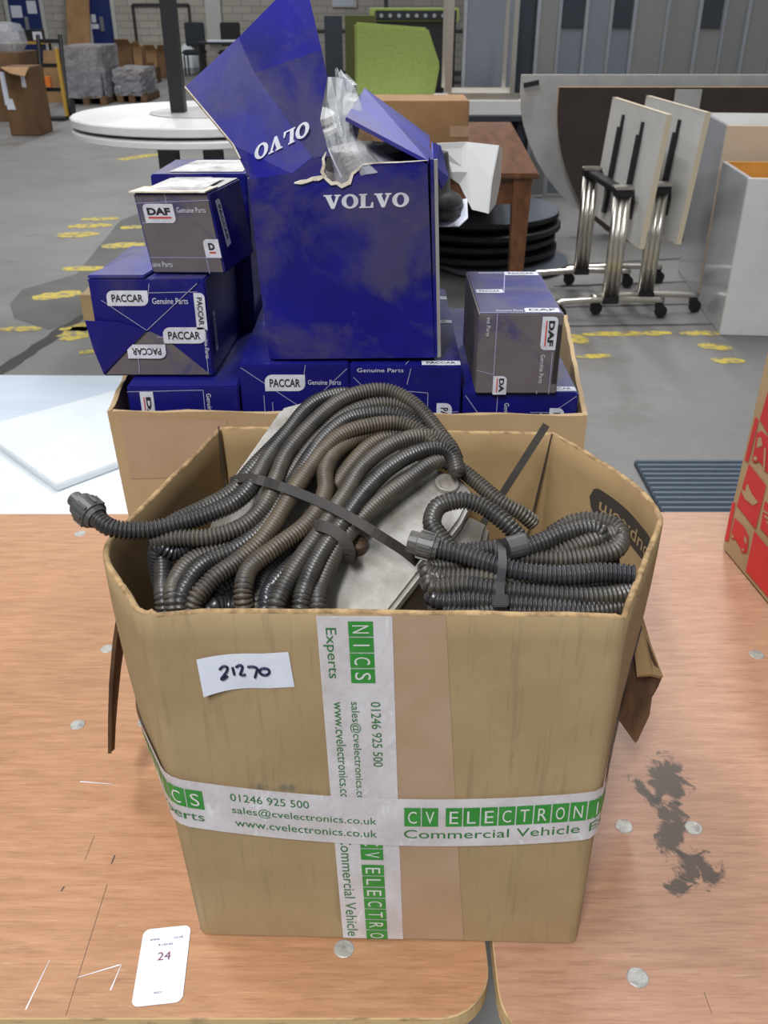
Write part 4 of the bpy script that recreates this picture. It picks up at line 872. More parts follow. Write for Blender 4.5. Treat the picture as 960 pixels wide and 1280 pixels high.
# lettering
f = lambda x, y: V3((x, VY-.0005, y))
p = at_y(405, 262, VY); q = at_y(512, 258, VY); mb = MB(); wv = (q.x-p.x)*1.0
put_slab(mb, 'VOLVO', lambda x, y: V3((p.x+x, VY-.0006, p.z+.0005+y+x*.03)), 0, 0, .0135, wv); build(mb, 'lettering', M['white_print'], vo, recalc=False)
# ripped lid leaning up to the left: three creased facets
K = {'a': (313, 224, .938), 'b': (291, 181, .942), 'c': (231, 109, .948), 'n': (298, 47, .972), 'e': (352, -8, .985), 'x': (384, -14, .985), 'g': (402, 62, .985), 'h': (409, 96, .978), 'i': (412, 196, .950),
     's': (390, 197, .941), 't': (365, 217, .938), 'r': (346, 131, .952), 'q': (318, 91, .962), 'w': (359, 77, .982), 'z': (400, 150, .962)}
KP = {k: at_y(*v) for k, v in K.items()}
def onto(keys, ref, push):
    A, B_, C_ = (KP[k] for k in ref); n_ = (B_-A).cross(C_-A).normalized()
    for k in keys:
        r_ = V3(ray(*K[k][:2])); KP[k] = V3((0, 0, CH))+r_*((A-V3((0, 0, CH))).dot(n_)/r_.dot(n_))+V3((0, push*random.uniform(-1, 1), 0))
onto(['c', 'n', 'r', 's'], 'btq', .0007); onto(['w'], 'nqg', .001); onto(['x', 'e'], 'nwg', .001); onto(['h', 'z', 'i'], 'qgs', .0014)
names = list(K); ix = {k: i for i, k in enumerate(names)}
def facet(name, faces, m, lab):
    mb = MB(); used = sorted({c for f_ in faces for c in f_}, key=names.index); j = {c: i for i, c in enumerate(used)}
    mb.sheet([KP[c] for c in used], [tuple(j[c] for c in f_) for f_ in faces], (.2, -1, .5), .003); o = build(mb, name, M[m], vo); o['label'] = lab; return o
fl1 = facet('lid_flap', ['abt', 'bcr', 'cqr', 'cnq', 'brt', 'rst'], 'blue_lid', 'folded lid part with upside-down lettering')
facet('lid_flap', ['new', 'exgw', 'nwq'], 'blue_lid', 'bright blue top of the ripped lid')
facet('lid_flap', ['qwr', 'wghz', 'wzr', 'rzs', 'zis'], 'blue_dusty', 'dusty creased half of the ripped lid')
mb = MB(); P = [KP['b']+V3((0, -.001, 0)), KP['c']+V3((0, -.001, 0))]; 
build(flat_band([KP['a'].lerp(KP['b'], .6), KP['b'], KP['b'].lerp(KP['c'], .5), KP['c']], .005, .0012, (-1, -.5, -.6)), 'torn_edge', M['corr_torn'], vo)
# OLVO upside down on the first facet
n1 = (KP['t']-KP['b']).cross(KP['q']-KP['b']).normalized()
if n1.y > 0: n1 = -n1
def onf(px, py):
    r = V3(ray(px, py)); t = (KP['b']-V3((0, 0, CH))).dot(n1)/r.dot(n1); return V3((0, 0, CH))+r*t
o_ = onf(387, 150); ex = (onf(318, 184)-o_); ey = (onf(386, 172)-o_); L_ = ex.length; H_ = ey.length*.85
mb = MB(); put_slab(mb, 'OLVO', lambda x, y: o_+ex*(x/L_)+ey*(y/H_)*.85+n1*.0020, 0, 0, H_, L_); build(mb, 'lettering', M['white_print'], fl1, recalc=False)
# right lid flap
a, b, c, d = at_y(536, 201, VY), at_y(537.5, 170, VY+DY), at_y(456, 110, VY+DY), at_y(432.5, 146, VY)
mb = MB(); mb.sheet([a, b, c, d], [(0, 1, 2, 3)], (.3, 0, 1), .0035); build(mb, 'lid_flap', M['blue_light'], vo)['label'] = 'right lid flap bent up to the left'
mb = MB(); a2 = at_y(543, 180, VY+.04); mb.sheet([at_y(541, 178, VY+.10), at_y(551, 182, VY+.12), at_y(561, 222, VY+.10), at_y(553, 236, VY+.08), at_y(542, 205, VY+.06)], [(0, 1, 2, 3, 4)], (.8, -.5, 0), .002); build(mb, 'lid_flap', M['blue_light'], vo)['label'] = 'narrow torn flap on the right side'
# metal-grey content and plastic bag inside
inn = thing('wrapped_part', 'grey machine part in a crumpled clear plastic bag inside the torn carton', 'machine part', (-.025, 1.02, 1.128))
mb = MB(); mb.lathe((-.018, 1.02, 1.128), [(.05, 0), (.05, .15), (.058, .155), (.058, .17), (.045, .18), (.04, .20), (.02, .205)], 28); build(mb, 'canister', M['alu_dark'], inn, smooth=False)
def crumple(outline_rows, amp):
    rows = []
    for r in outline_rows: rows.append([V3(p)+V3((random.uniform(-amp, amp), random.uniform(-amp, amp)*2, random.uniform(-amp, amp))) for p in r])
    return rows
def fan(L, R, n, yb):
    out = []
    for (l, r, yd) in zip(L, R, yb):
        out.append([at_y(l[0]+(r[0]-l[0])*i/n, l[1]+(r[1]-l[1])*i/n, yd+.03*math.sin(math.pi*i/n*1.0)*-1) for i in range(n+1)])
    return out
mb = MB(); mb.grid(crumple(fan([(420, 232), (408, 190), (396, 150), (387, 120), (390, 95)], [(500, 205), (475, 190), (458, 160), (450, 128), (440, 100)], 8, [.965, .97, .985, 1.0, 1.01]), .0013))
mb.grid(crumple(fan([(418, 120), (416, 100), (420, 86)], [(452, 125), (450, 108), (432, 90)], 6, [1.03, 1.035, 1.04]), .003))
mb.grid(crumple(fan([(390, 95), (400, 92)], [(440, 100), (448, 118)], 6, [1.01, 1.03]), .002))
build(mb, 'plastic_bag', M['film'], inn, recalc=False)
mb = MB(); mb.tube([at_y(427, 222, .958), at_y(412, 190, .962), at_y(397, 157, .975), at_y(388, 125, .99)], .0009, 6); build(mb, 'bag_seam', M['paper'], inn)
# hidden support and the white carton with a black rubber part
Kb = Carton('parts_carton', 'blue carton behind the tall torn carton, carrying the white carton', (-.050, 1.125, 1.1225), .108, .10, .098, M['blue'])
wc = thing('white_carton', 'open white carton with a black rubber boot, right behind the torn VOLVO carton', 'carton', (.03, 1.18, 1.2210))
zt = 1.2213
mb = MB(); mb.sheet([V3((-.04, 1.14, zt)), at_y(574, 282, 1.125), at_y(585, 272, 1.135), at_y(584, 248, 1.165), V3((.08, 1.21, 1.232)), V3((-.04, 1.21, zt))], [(0, 1, 2, 3, 4, 5)], (0, 0, 1), .0012); build(mb, 'tray', M['paper'], wc)
P = [at_y(546, 179, 1.17), at_y(583, 177.5, 1.185), at_y(624, 182, 1.16), at_y(615, 228, 1.155), at_y(611, 267, 1.15), at_y(590, 262, 1.165), at_y(584, 250, 1.185), at_y(574, 230, 1.185), at_y(552, 215, 1.175)]
ctr = at_y(584, 215, 1.178)
mb = MB(); mb.sheet(P+[ctr], [(0, 1, 9, 7, 8), (1, 2, 3, 9), (3, 4, 5, 9), (5, 6, 7, 9)], (0, -1, 0), .002); build(mb, 'panel', M['white_lam'], wc)
mb = MB(); mb.sheet([at_y(624, 182, 1.16), at_y(628, 186, 1.20), at_y(626, 225, 1.20), at_y(620, 255, 1.19), at_y(611, 267, 1.15), at_y(615, 228, 1.155)], [(0, 1, 2, 5), (5, 2, 3, 4)], (1, 0, 0), .002); build(mb, 'panel', M['white_lam'], wc)
rb = at_y(548, 258, 1.155); mb = MB(); prof = [(.034, 0), (.036, .004), (.034, .009), (.031, .011), (.0355, .014), (.036, .019), (.032, .026), (.024, .030), (.020, .032), (.018, .060), (.016, .075)]
mb.lathe((rb.x-.006, rb.y, rb.z-.012), prof, 28); build(mb, 'rubber_boot', M['rubber'], wc, smooth=True)

# ================================================================== REMOVAL BOX ON THE RIGHT
ra, rbb = at_z(902, 686, TZ), at_z(960, 757, TZ); dirn = (rbb-ra); dirn.z = 0; dirn.normalize(); side = V3((-dirn.y, dirn.x, 0))
if side.x < 0: side = -side
rx = thing('removal_box', 'kraft moving box printed with red vehicle pictures, right edge of the table', 'box', ra)
ra = ra+V3((0, 0, .001)); H_ = .40; Wd = .40
topo = at_y(957, 455, ra.y); lean = V3((topo.x-ra.x, 0, 0))/max(.01, topo.z-ra.z)*H_
lean = lean*.55
mb = MB(); c8 = [ra, ra+dirn*Wd, ra+dirn*Wd+side*.42, ra+side*.42]; mb.hexa(c8+[p+V3((0, 0, H_))+lean for p in c8]); build(mb, 'body', M['kraft2'], rx, bevel=.003)
upv = (V3((0, 0, H_))+lean).normalized(); nr = dirn.cross(upv).normalized()
if nr.x > 0: nr = -nr
def rf(px, py, o=.0012):
    r = V3(ray(px, py)); t = (ra-V3((0, 0, CH))).dot(nr)/r.dot(nr); return V3((0, 0, CH))+r*t+nr*o
def rpoly(pts, o=.0012, m='red_print', name='red_print', par=None):
    mb = MB(); mb.add([rf(x/3.7625+880, y/3.7647+440, o) for x, y in pts], [tuple(range(len(pts)))]); return build(mb, name, M[m], par or rx, recalc=False)
def rcirc(x, y, r, o=.0016, **k): return rpoly([(x+r*math.cos(2*math.pi*q/14), y+1.15*r*math.sin(2*math.pi*q/14)) for q in range(14)], o, **k)
KK = dict(m='kraft2', name='kraft_picture')
rpoly([(245, 305), (262, 320), (212, 520), (195, 508)]); rpoly([(136, 705), (152, 712), (118, 892), (100, 885)])
rpoly([(310, 170), (360, 220), (330, 430), (266, 318)])
boat = rpoly([(215, 525), (296, 628), (246, 835), (158, 722)]); van = rpoly([(148, 780), (190, 820), (214, 868), (206, 950), (176, 925), (133, 850)])
rpoly([(240, 842), (330, 950), (310, 1160), (200, 1030)]); truck = rpoly([(252, 380), (275, 372), (330, 420), (322, 560), (300, 570), (270, 520), (232, 500)]); shelf = rpoly([(290, 700), (330, 740), (315, 880), (268, 830)])
for q, par in [((142, 868, 11), van), ((190, 930, 12), van), ((248, 500, 17), truck)]: rcirc(*q, name='wheel_print', par=par)
rpoly([(178, 640), (200, 655), (206, 625), (214, 622), (222, 648), (232, 668), (262, 708), (236, 722), (196, 690)], .002, par=boat, **KK)
rpoly([(258, 405), (276, 400), (282, 440), (254, 452)], .002, par=truck, **KK); rcirc(248, 500, 9, .0022, par=truck, **KK); rcirc(142, 868, 6, .0022, par=van, **KK); rcirc(190, 930, 6, .0022, par=van, **KK)
rpoly([(196, 862), (208, 880), (205, 905), (194, 890)], .002, par=van, **KK); rpoly([(290, 450), (298, 455), (292, 560), (285, 550)], .002, par=truck, **KK)
for k in range(4): rpoly([(284+k*8, 740+k*26), (330, 770+k*26), (328, 778+k*26), (282+k*8, 750+k*26)], .002, par=shelf, **KK)

# ================================================================== FLOOR THINGS NEAR THE TABLE
def sheet_thing(name, label, px, z0, z1, m, group=None):
    P = [at_z(x, y, z1) for x, y in px]; mb = MB(); mb.prism([V3((p.x, p.y, z0)) for p in P], (0, 0, z1-z0)); o = build(mb, name, M[m], base=(P[0].x, P[0].y, z0), bevel=.004); return tag(o, label, 'foam sheet', group)
sheet_thing('foam_sheet', 'pale bluish foam sheet lying farthest back at the left', [(-120, 543), (-90, 468), (330, 470), (330, 543)], .001, .02, 'foam_blue')
sheet_thing('foam_sheet', 'white foam sheet under the others, along the back edge of the left plywood', [(-120, 700), (-110, 549), (330, 549), (320, 700)], .001, .02, 'foam')
sheet_thing('foam_sheet', 'white foam sheet with a pointed corner lying on top of the other sheets', [(70, 606), (-70, 500), (-40, 543), (170, 483), (260, 530)] and [(70, 606), (-30, 535), (165, 482), (270, 532)], .0215, .048, 'foam')
rm = thing('ribbed_mat', 'blue-grey ribbed plastic board on the floor behind the right plywood', 'mat', (1.2, 2.7, 0))
x0, x1 = .905, 1.75
build(MB().box(x0, x1, 2.45, 2.935, .001, .012), 'base', M['mat_dark'], rm)
for k in range(14):
    y = 2.46+k*.0345; mb = MB(); mb.prism([V3((x0, y, .0125)), V3((x0, y+.020, .0125)), V3((x0, y+.016, .026)), V3((x0, y+.004, .026))], (x1-x0, 0, 0)); build(mb, 'rib', M['mat_grey'], rm)
p = at_z(125, 402, 0); mb = MB(); mb.box(p.x-.085, p.x+.30, p.y, p.y+.42, .001, .14)
cb = thing('small_carton', 'low kraft carton on the floor left of the blue carton stack', 'carton', (p.x+.2, p.y+.2, 0)); build(mb, 'body', M['kraft2'], cb, bevel=.004); mb = MB(); mb.box(p.x+.0, p.x+.3, p.y+.46, p.y+.9, .001, .05); build(mb, 'loose_lid', M['kraft2'], cb)
mb = MB(); mb.box(p.x+.1, p.x+.16, p.y-.001, p.y+.421, .02, .1412); build(mb, 'tape', M['tape_brown'], cb)

# ================================================================== ROUND WHITE TABLE WITH BLACK POST
rt = thing('round_table', 'round white double-topped table with a black post on grey legs', 'table', (-.83, 4.55, 0))
c0 = V3((-.83, 4.55, 0)); R_ = .60
mb = MB(); mb.lathe(c0, [(R_-.01, .975), (R_, .98), (R_, 1.008), (R_-.008, 1.013), (.23, 1.013)], 72); build(mb, 'tabletop', M['white_lam'], rt, smooth=False)
mb = MB(); mb.lathe(c0+V3((.012, -.03, 0)), [(R_-.006, .934), (R_, .938), (R_, .958), (R_-.006, .963)], 72); build(mb, 'lower_tabletop', M['white_lam'], rt)
mb = MB(); mb.lathe(c0, [(.25, 1.0135), (.25, 1.017), (.02, 1.018)], 40); build(mb, 'hub_plate', M['grey_lam'], rt)
mb = MB(); mb.lathe(c0, [(.10, .9635), (.10, .9745)], 24); build(mb, 'spacer', M['steel_dark'], rt)
mb = MB(); px = at_z(224, 140, 1.018); mb.box(px.x-.032, px.x+.032, px.y-.032, px.y+.032, 1.0185, 2.1); build(mb, 'post', M['black_metal'], rt)
for pxx, y in ((210, 4.28), (266, 4.34)):
    l = at_y(pxx, 182, y); build(MB().box(l.x-.04, l.x+.04, y-.04, y+.04, .04, .9335), 'leg', M['steel_dark'], rt)
build(MB().box(-1.1, -.55, 4.2, 4.9, .001, .04), 'base_plate', M['steel_dark'], rt)

# ================================================================== FLIP-TOP TABLES
def flip_table(label):
    r = thing('flip_table', label, 'table', (0, 0, 0), 'folded flip-top tables')
    for sy in (-.29, .29):
        mb = MB()
        for dx in (-.027, 0, .027): mb.tube([(dx, sy, .115), (dx, sy, .62)], .0175, 14)
        build(mb, 'column', M['chrome'], r, smooth=True)
        build(MB().box(-.042, .042, sy-.022, sy+.022, .085, .118), 'column_collar', M['black_metal'], r)
        mb = MB(); P = [V3((-.29, sy, .092)), V3((-.2, sy, .098)), V3((0, sy, .104)), V3((.2, sy, .098)), V3((.29, sy, .092))]; mb.tube(spline(P, .03), .016, 12); build(mb, 'foot', M['chrome'], r, smooth=True)
        for sx in (-.27, .27):
            cs = MB(); cs.cyl((sx+.012, sy+.014, .034), .033, .010, 20, (.25, -1, 0)); cs.cyl((sx+.012, sy-.002, .034), .033, .010, 20, (.25, -1, 0)); cs.box(sx-.018, sx+.02, sy-.012, sy+.016, .048, .076); cs.cyl((sx, sy, .078), .007, .012, 10); build(cs, 'castor', M['black_metal'], r)
        mb = MB(); mb.box(-.044, .044, sy-.03, sy+.03, .62, .655); build(mb, 'column_cap', M['black_metal'], r, bevel=.005)
        mb = MB(); mb.box(-.05, .05, sy-.034, sy+.034, .656, .672); build(mb, 'cap_trim', M['chrome'], r, bevel=.004)
        mb = MB(); mb.tube([(.045, sy, .655), (.075, sy*.8, .58), (.082, sy*.8, .50)], .012, 8); build(mb, 'hinge_arm', M['black_metal'], r)
    build(MB().box(-.03, .03, -.26, .26, .625, .655), 'beam', M['black_metal'], r, bevel=.004)
    a = V3((.070, 0, .40)); b = V3((.115, 0, 1.005)); mb = MB(); up = (b-a); nn = V3((up.z, 0, -up.x)).normalized()
    mb.hexa([a+V3((0, -.43, 0)), a+V3((0, .43, 0)), a+V3((0, .43, 0))+nn*.025, a+V3((0, -.43, 0))+nn*.025]+[p+up for p in [a+V3((0, -.43, 0)), a+V3((0, .43, 0)), a+V3((0, .43, 0))+nn*.025, a+V3((0, -.43, 0))+nn*.025]])
    build(mb, 'tabletop', M['flip_white'], r)
    mb = MB(); c_ = a+up*.5+nn*.0125
    for sy in (-1, 1): mb.obox(c_+V3((0, sy*.4316, 0)), nn*.0135, V3((0, .0015, 0)), up*.503)
    for s_ in (-.5, .5): mb.obox(c_+up*s_*1.004, nn*.0135, V3((0, .433, 0)), up.normalized()*.0015)
    build(mb, 'edge_band', M['pale_edge'], r)
    for sy in (-.14, .18):
        mb = MB(); p = a+V3((0, sy, 0))+up*.80-nn*.012; q = a+V3((0, sy, 0))+up*.08-nn*.014; mb.obox((p+q)/2, nn*.011, V3((0, .016, 0)), (p-q)/2); mb.obox(p+up.normalized()*.03+nn*.006, nn*.005, V3((0, .012, 0)), up.normalized()*.03)
        build(mb, 'top_bracket', M['black_metal'], r)
    return r
f1 = flip_table('folded flip-top table with chrome columns, the left one of the two'); f1.location = (1.16, 4.95, 0); f1.rotation_euler = (0, 0, math.radians(4))
f2 = clone(f1); f2.location = (1.368, 5.045, 0); f2['label'] = 'folded flip-top table with chrome columns, the right one beside the white cabinets'
for o in (f1, f2): del o['group']

# ================================================================== WHITE CABINETS
def open_cab(name, label, x0, y0, w, d, h, rot, inner, m):
    r = thing(name, label, 'cabinet', (x0, y0, 0)); ca, sa = math.cos(rot), math.sin(rot)
    def P(a, b, z): return V3((x0+a*ca-b*sa, y0+a*sa+b*ca, z))
    def slab(n, a0, a1, b0, b1, z0, z1, mm):
        mb = MB(); mb.hexa([P(a0, b0, z0), P(a1, b0, z0), P(a1, b1, z0), P(a0, b1, z0), P(a0, b0, z1), P(a1, b0, z1), P(a1, b1, z1), P(a0, b1, z1)]); build(mb, n, M[mm], r, bevel=.002)
    t = .02
    slab('front_panel', 0, w, 0, t, .001, h, 'cream' if inner == 'white_lam' else 'white_lam'); slab('side_panel', 0, t, t+.0005, d, .001, h, m); slab('side_panel', w-t, w, t+.0005, d, .001, h, m); slab('back_panel', t, w-t, d-t, d, .001, h, 'white_lam' if inner == 'white_lam' else 'oak_in')
    slab('inner_shelf', t, w-t, t+.001, d-t-.001, h-.09, h-.07, inner); return r
open_cab('white_cabinet', 'front open-topped white cabinet with orange wood inside, right edge', 1.688, 4.395, .62, .52, .748, math.radians(-5), 'oak_in', 'white_gloss')
open_cab('white_cabinet', 'taller open-topped white cabinet standing behind the front one', 1.765, 5.02, .70, .62, .905, math.radians(-6), 'white_lam', 'white_gloss')

# ================================================================== LEANING TABLE TOPS
def d_top(name, label, y, x0, zt, a, ln, th, m, em, lean=.04):
    r = thing(name, label, 'table top', (x0+.8, y, 0)); pts = [(x0, zt)]
    for k in range(0, 13):
        u = k/12*math.pi/2; pts.append((x0+a*(1-math.cos(u)**1.1), (zt-.12)*(1-math.sin(u)**1.15)+.001))
    pts += [(x0+ln, .001), (x0+ln, zt)]
    n = len(pts); mb = MB(); F_ = [V3((x, y+lean*z/zt, z)) for x, z in pts]; Bk = [p+V3((0, th, 0)) for p in F_]
    mb.add(F_+Bk, [tuple(range(n)), tuple(range(2*n-1, n-1, -1))], 0); mb.add(F_+Bk, [(i, n+i, n+(i+1) % n, (i+1) % n) for i in range(n)], 1)
    build(mb, 'board', [M[m], M[em]], r)
    return r
tw = d_top('meeting_table', 'big pale grey D-ended table top standing on edge at the back', 6.62, .915, 1.035, .95, 2.6, .028, 'grey_lam', 'white_lam')
c = at_y(664, 105, 6.60); mb = MB(); mb.obox(c, (.05, 0, .01), (0, .012, 0), (-.003, 0, .015)); build(mb, 'clip', M['black_metal'], tw)
tbn = d_top('meeting_table', 'dark brown D-ended table top with raw wood edge leaning behind the flip tables', 6.42, 1.135, .975, .62, 2.4, .028, 'brown_lam', 'wood_edge')
mb = MB(); a = at_y(845, 113, 6.40); mb.box(a.x, a.x+.17, 6.405, 6.415, .30, .955); tag(build(mb, 'grey_strip', M['grey_lam'], base=(a.x, 6.41, .30)), 'short grey board propped against the dark brown table top', 'board')
bpy.data.objects['grey_strip'].location.z = 0.0; mbx = bpy.data.objects['grey_strip']
mbx.data.transform(Matrix.Scale(1.475, 4, (0, 0, 1)))
# grey partition screens behind
bounds = [578, 642, 668, 694, 727, 757, 786, 826, 866, 897, 926, 962, 1010]
fabs = ['grey_fab', 'grey_dark', 'grey_fab2', 'grey_fab', 'grey_fab', 'grey_fab', 'grey_fab2', 'grey_fab2', 'grey_fab2', 'grey_fab2', 'grey_fab2', 'grey_fab']
wd = ['leftmost', 'second', 'third', 'fourth', 'fifth', 'sixth', 'seventh', 'eighth', 'ninth', 'tenth', 'eleventh', 'rightmost']
for i in range(12):
    y = 8.0+(.06 if i % 2 else 0); a = at_y(bounds[i], 60, y); b = at_y(bounds[i+1], 60, y)
    r = thing('partition_screen', '%s of the grey fabric office screens in the row behind the table tops' % wd[i], 'screen', ((a.x+b.x)/2, y, 0))
    build(MB().box(a.x+.03, b.x-.003, y, y+.035, .03, 1.85), 'fabric_panel', M[fabs[i]], r); build(MB().box(a.x+.002, a.x+.028, y-.012, y+.04, .001, 1.87), 'post', M['silver'], r)
    if i in (3, 5, 8): build(MB().box(a.x+.035, b.x-.01, y-.012, y-.001, 1.28, 1.62), 'upper_pad', M['grey_dark'], r)

# ================================================================== WOODEN TABLE, CARTON ON IT, DISC STACK
wt = thing('wooden_table', 'brown polished wooden table with square legs behind the blue cartons', 'table', (.2, 5.4, 0))
TLc = [V3((-.16, 4.52, .725)), V3((.738, 4.52, .725)), V3((.86, 6.62, .725)), V3((-.16, 6.62, .725))]
mb = MB(); mb.prism(TLc, (0, 0, .025)); build(mb, 'tabletop', M['mahogany'], wt, bevel=.006)
mb = MB(); mb.box(-.12, .66, 4.58, 4.60, .60, .7245); mb.box(-.12, -.10, 4.60, 6.5, .60, .7245); mb.box(.64, .66, 4.60, 6.5, .60, .7245); build(mb, 'apron', M['mahogany'], wt)
for (x, y) in [(.665, 4.585), (-.1, 4.585), (.72, 6.53), (-.1, 6.53)]:
    mb = MB(); mb.hexa([(x-.028, y-.028, .001), (x+.028, y-.028, .001), (x+.028, y+.028, .001), (x-.028, y+.028, .001), (x-.045, y-.04, .7245), (x+.045, y-.04, .7245), (x+.045, y+.04, .7245), (x-.045, y+.04, .7245)]); build(mb, 'leg', M['mahogany'], wt)
a = at_y(587, 126, 4.78)
cx = thing('kraft_carton', 'plain brown carton sitting on the wooden table', 'carton', (.15, 4.95, .75)); build(MB().box(-.10, a.x, 4.78, 5.12, .7505, a.z), 'body', M['kraft_far'], cx, bevel=.004)
build(MB().box(a.x-.09, a.x+.002, 4.777, 5.0, .88, .93), 'tape', M['tape_brown'], cx)
for i, (x, y, z, rr, lab) in enumerate([(.60, 5.95, 0.049, .51, 'lowest of the dark round table tops stacked on the floor'), (.585, 5.95, 0.118, .51, 'second from the bottom in the stack of dark round table tops'), (.61, 5.93, 0.188, .51, 'third from the bottom in the stack of dark round table tops'), (.60, 5.96, 0.258, .51, 'topmost dark round table top of the floor stack')]):
    mb = MB(); mb.lathe((x, y, z), [(rr-.06, 0), (rr-.05, .03), (rr, .032), (rr, .060), (rr-.005, .064), (.02, .0641)], 56)
    for k in range(len(mb.f)): mb.mi[k] = 0 if k < 56*3 else 1
    o = build(mb, 'stacked_disc', [M['disc_black'], M['disc_grey' if z > .25 else 'disc_black']], base=(x, y, z)); tag(o, lab, 'table top')  # only the lit top disc gets grey, shaded ones are coloured black
bc = MB(); bc.hexa([(.16, 5.70, .3232), (.66, 5.66, .3232), (.70, 6.25, .3232), (.2, 6.3, .3232), (.18, 5.74, .47), (.60, 5.70, .45), (.62, 6.2, .50), (.22, 6.2, .48)]); tag(build(bc, 'black_bundle', M['black_metal'], base=(.4, 6, .323), bevel=.03), 'black bundle lying under the wooden table on the stacked discs', 'bundle')
mb = MB(); mb.lathe((.74, 5.78, .001), [(.38, 0), (.42, .02), (.42, .045), (.02, .046)], 48); tag(build(mb, 'stacked_disc', M['disc_grey'], base=(.74, 5.78, 0)), 'smaller grey round top flat on the floor under the dark stack', 'table top')

# ================================================================== GREEN SEATING, UPTURNED WHITE TABLE, DESK
y = 7.15
dk = thing('office_desk', 'grey desk under the upturned white table', 'desk', (.5, y+.3, 0)); build(MB().box(-.45, 1.08, y-.05, y+.75, .70, .735), 'desktop', M['grey_dark'], dk)
for x in (-.4, .98): build(MB().box(x, x+.05, y, y+.7, .001, .6995), 'leg', M['grey_dark'], dk)
build(MB().box(-.3, .95, y+.6, y+.62, .15, .6995), 'modesty_panel', M['grey_fab'], dk)
ut = thing('upturned_table', 'white table upside down on the desk with chrome legs pointing up', 'table', (.5, y+.3, .7355))
a = at_y(653, 128, y); build(MB().box(-.3, a.x, y, y+.6, .7365, a.z+.012), 'tabletop', M['white_lam'], ut, bevel=.004); zt = a.z+.0125
fr = MB(); xl = at_y(561, 100, y).x; xr = at_y(641, 100, y).x
build(MB().box(xl, a.x-.02, y+.03, y+.06, zt, zt+.045), 'frame_rail', M['chrome'], ut); build(MB().box(xl, a.x-.02, y+.52, y+.55, zt, zt+.045), 'frame_rail', M['chrome'], ut)
for (x, yy, w) in [(xl, y+.03, .05), (xr, y+.03, .03), (xl, y+.55, .04), (xr, y+.55, .03)]: build(MB().box(x-w/2, x+w/2, yy-.015, yy+.015, zt+.0455, 1.52), 'leg', M['chrome'], ut)
yl = 7.45; sp = [(443, 28), (535, 35), (550, 81), (543, 108), (444, 110)]; P = [at_y(px, py, yl) for px, py in sp]; zmin = min(p.z for p in P)
ls = thing('green_cushion', 'lime green upholstered cushion standing behind the plain carton', 'cushion', (P[0].x+.4, yl, zt))
mb = MB(); mb.prism([V3((p.x, yl, p.z if p.z > zt+.12 else zt+.001)) for p in P], (0, .10, 0)); build(mb, 'padding', M['lime'], ls, bevel=.015, smooth=False)
a = at_y(430, 20, 8.3); b = at_y(470, 20, 8.3); tag(build(MB().box(a.x, b.x, 8.45, 8.55, .001, a.z), 'green_screen', M['olive'], base=(a.x, 8.5, 0)), 'dark olive upholstered panel left of the lime seat', 'screen')
a = at_y(405, 20, 8.9); b = at_y(427, 20, 8.9); tag(build(MB().box(a.x, b.x, 8.9, 8.98, .001, a.z), 'grey_screen', M['grey_dark'], base=(a.x, 8.94, 0)), 'narrow grey screen between the torn lid and the olive panel', 'screen')
a = at_y(462, 27, 8.75); b = at_y(574, 12, 8.75); st_ = thing('upturned_bench', 'lime edged bench on its side with a black studded base', 'seat', ((a.x+b.x)/2, 8.8, 0))
build(MB().box(a.x, b.x, 8.76, 9.3, a.z, b.z+.01), 'green_edge', M['lime'], st_); build(MB().box(a.x+.05, b.x-.02, 8.745, 8.759, a.z+.012, b.z-.006), 'black_base', M['black_metal'], st_)
for k in range(9):
    x = a.x+.10+k*(b.x-a.x-.16)/8; mb = MB(); mb.cyl((x, 8.7445, (a.z+b.z)/2), .016, .01, 10, (0, -1, 0)); build(mb, 'stud', M['silver'], st_)
build(MB().box(a.x+.02, b.x-.02, 8.78, 9.2, .001, a.z-.001), 'dark_body', M['black_metal'], st_)

# ================================================================== FAR LEFT GOODS
def fcarton(name, label, cat, pl, pr, pyb, pyt, depth, m, z0=0, y=None, tape=False):
    p = at_z(pl, pyb, z0) if y is None else at_y(pl, pyb, y); q = at_z(pr, pyb, z0) if y is None else at_y(pr, pyb, y); yy = p.y; zt = at_y((pl+pr)/2, pyt, yy).z
    r = thing(name, label, cat, ((p.x+q.x)/2, yy+depth/2, z0)); build(MB().box(p.x, q.x, yy, yy+depth, z0+.002, zt), 'body', M[m], r, bevel=.01)
    return r, p.x, q.x, yy, zt
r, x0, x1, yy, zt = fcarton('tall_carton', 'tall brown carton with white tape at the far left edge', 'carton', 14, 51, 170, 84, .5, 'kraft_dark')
mb = MB(); mb.hexa([(x0+.02, yy-.006, .30), (x0+.12, yy-.006, .30), (x0+.12, yy-.001, .30), (x0+.02, yy-.001, .30), (x0+.02, yy-.006, .42), (x0+.1, yy-.006, .42), (x0+.1, yy-.001, .42), (x0+.02, yy-.001, .42)]); build(mb, 'label', M['paper'], r)
mb = MB(); mb.sheet([(x0+.02, yy, zt+.002), (x1, yy, zt+.002), (x1+.02, yy-.25, zt+.0-.08), (x0+.2, yy-.2, zt-.05)], [(0, 1, 2, 3)], (0, 0, 1), .01); build(mb, 'flap', M['kraft_far'], r)
mb = MB(); mb.box(x0+.0, x0+.06, yy-.004, yy-.001, .35, zt-.05); build(mb, 'tape', M['paper'], r); mb = MB(); mb.box(x1-.12, x1-.07, yy-.004, yy-.001, .55, zt-.02); build(mb, 'tape', M['paper'], r)
r2, x0, x1, yy2, zt2 = fcarton('wide_carton', 'wide brown carton behind the tall taped carton', 'carton', -30, 38, 152, 66, .8, 'kraft_dark')
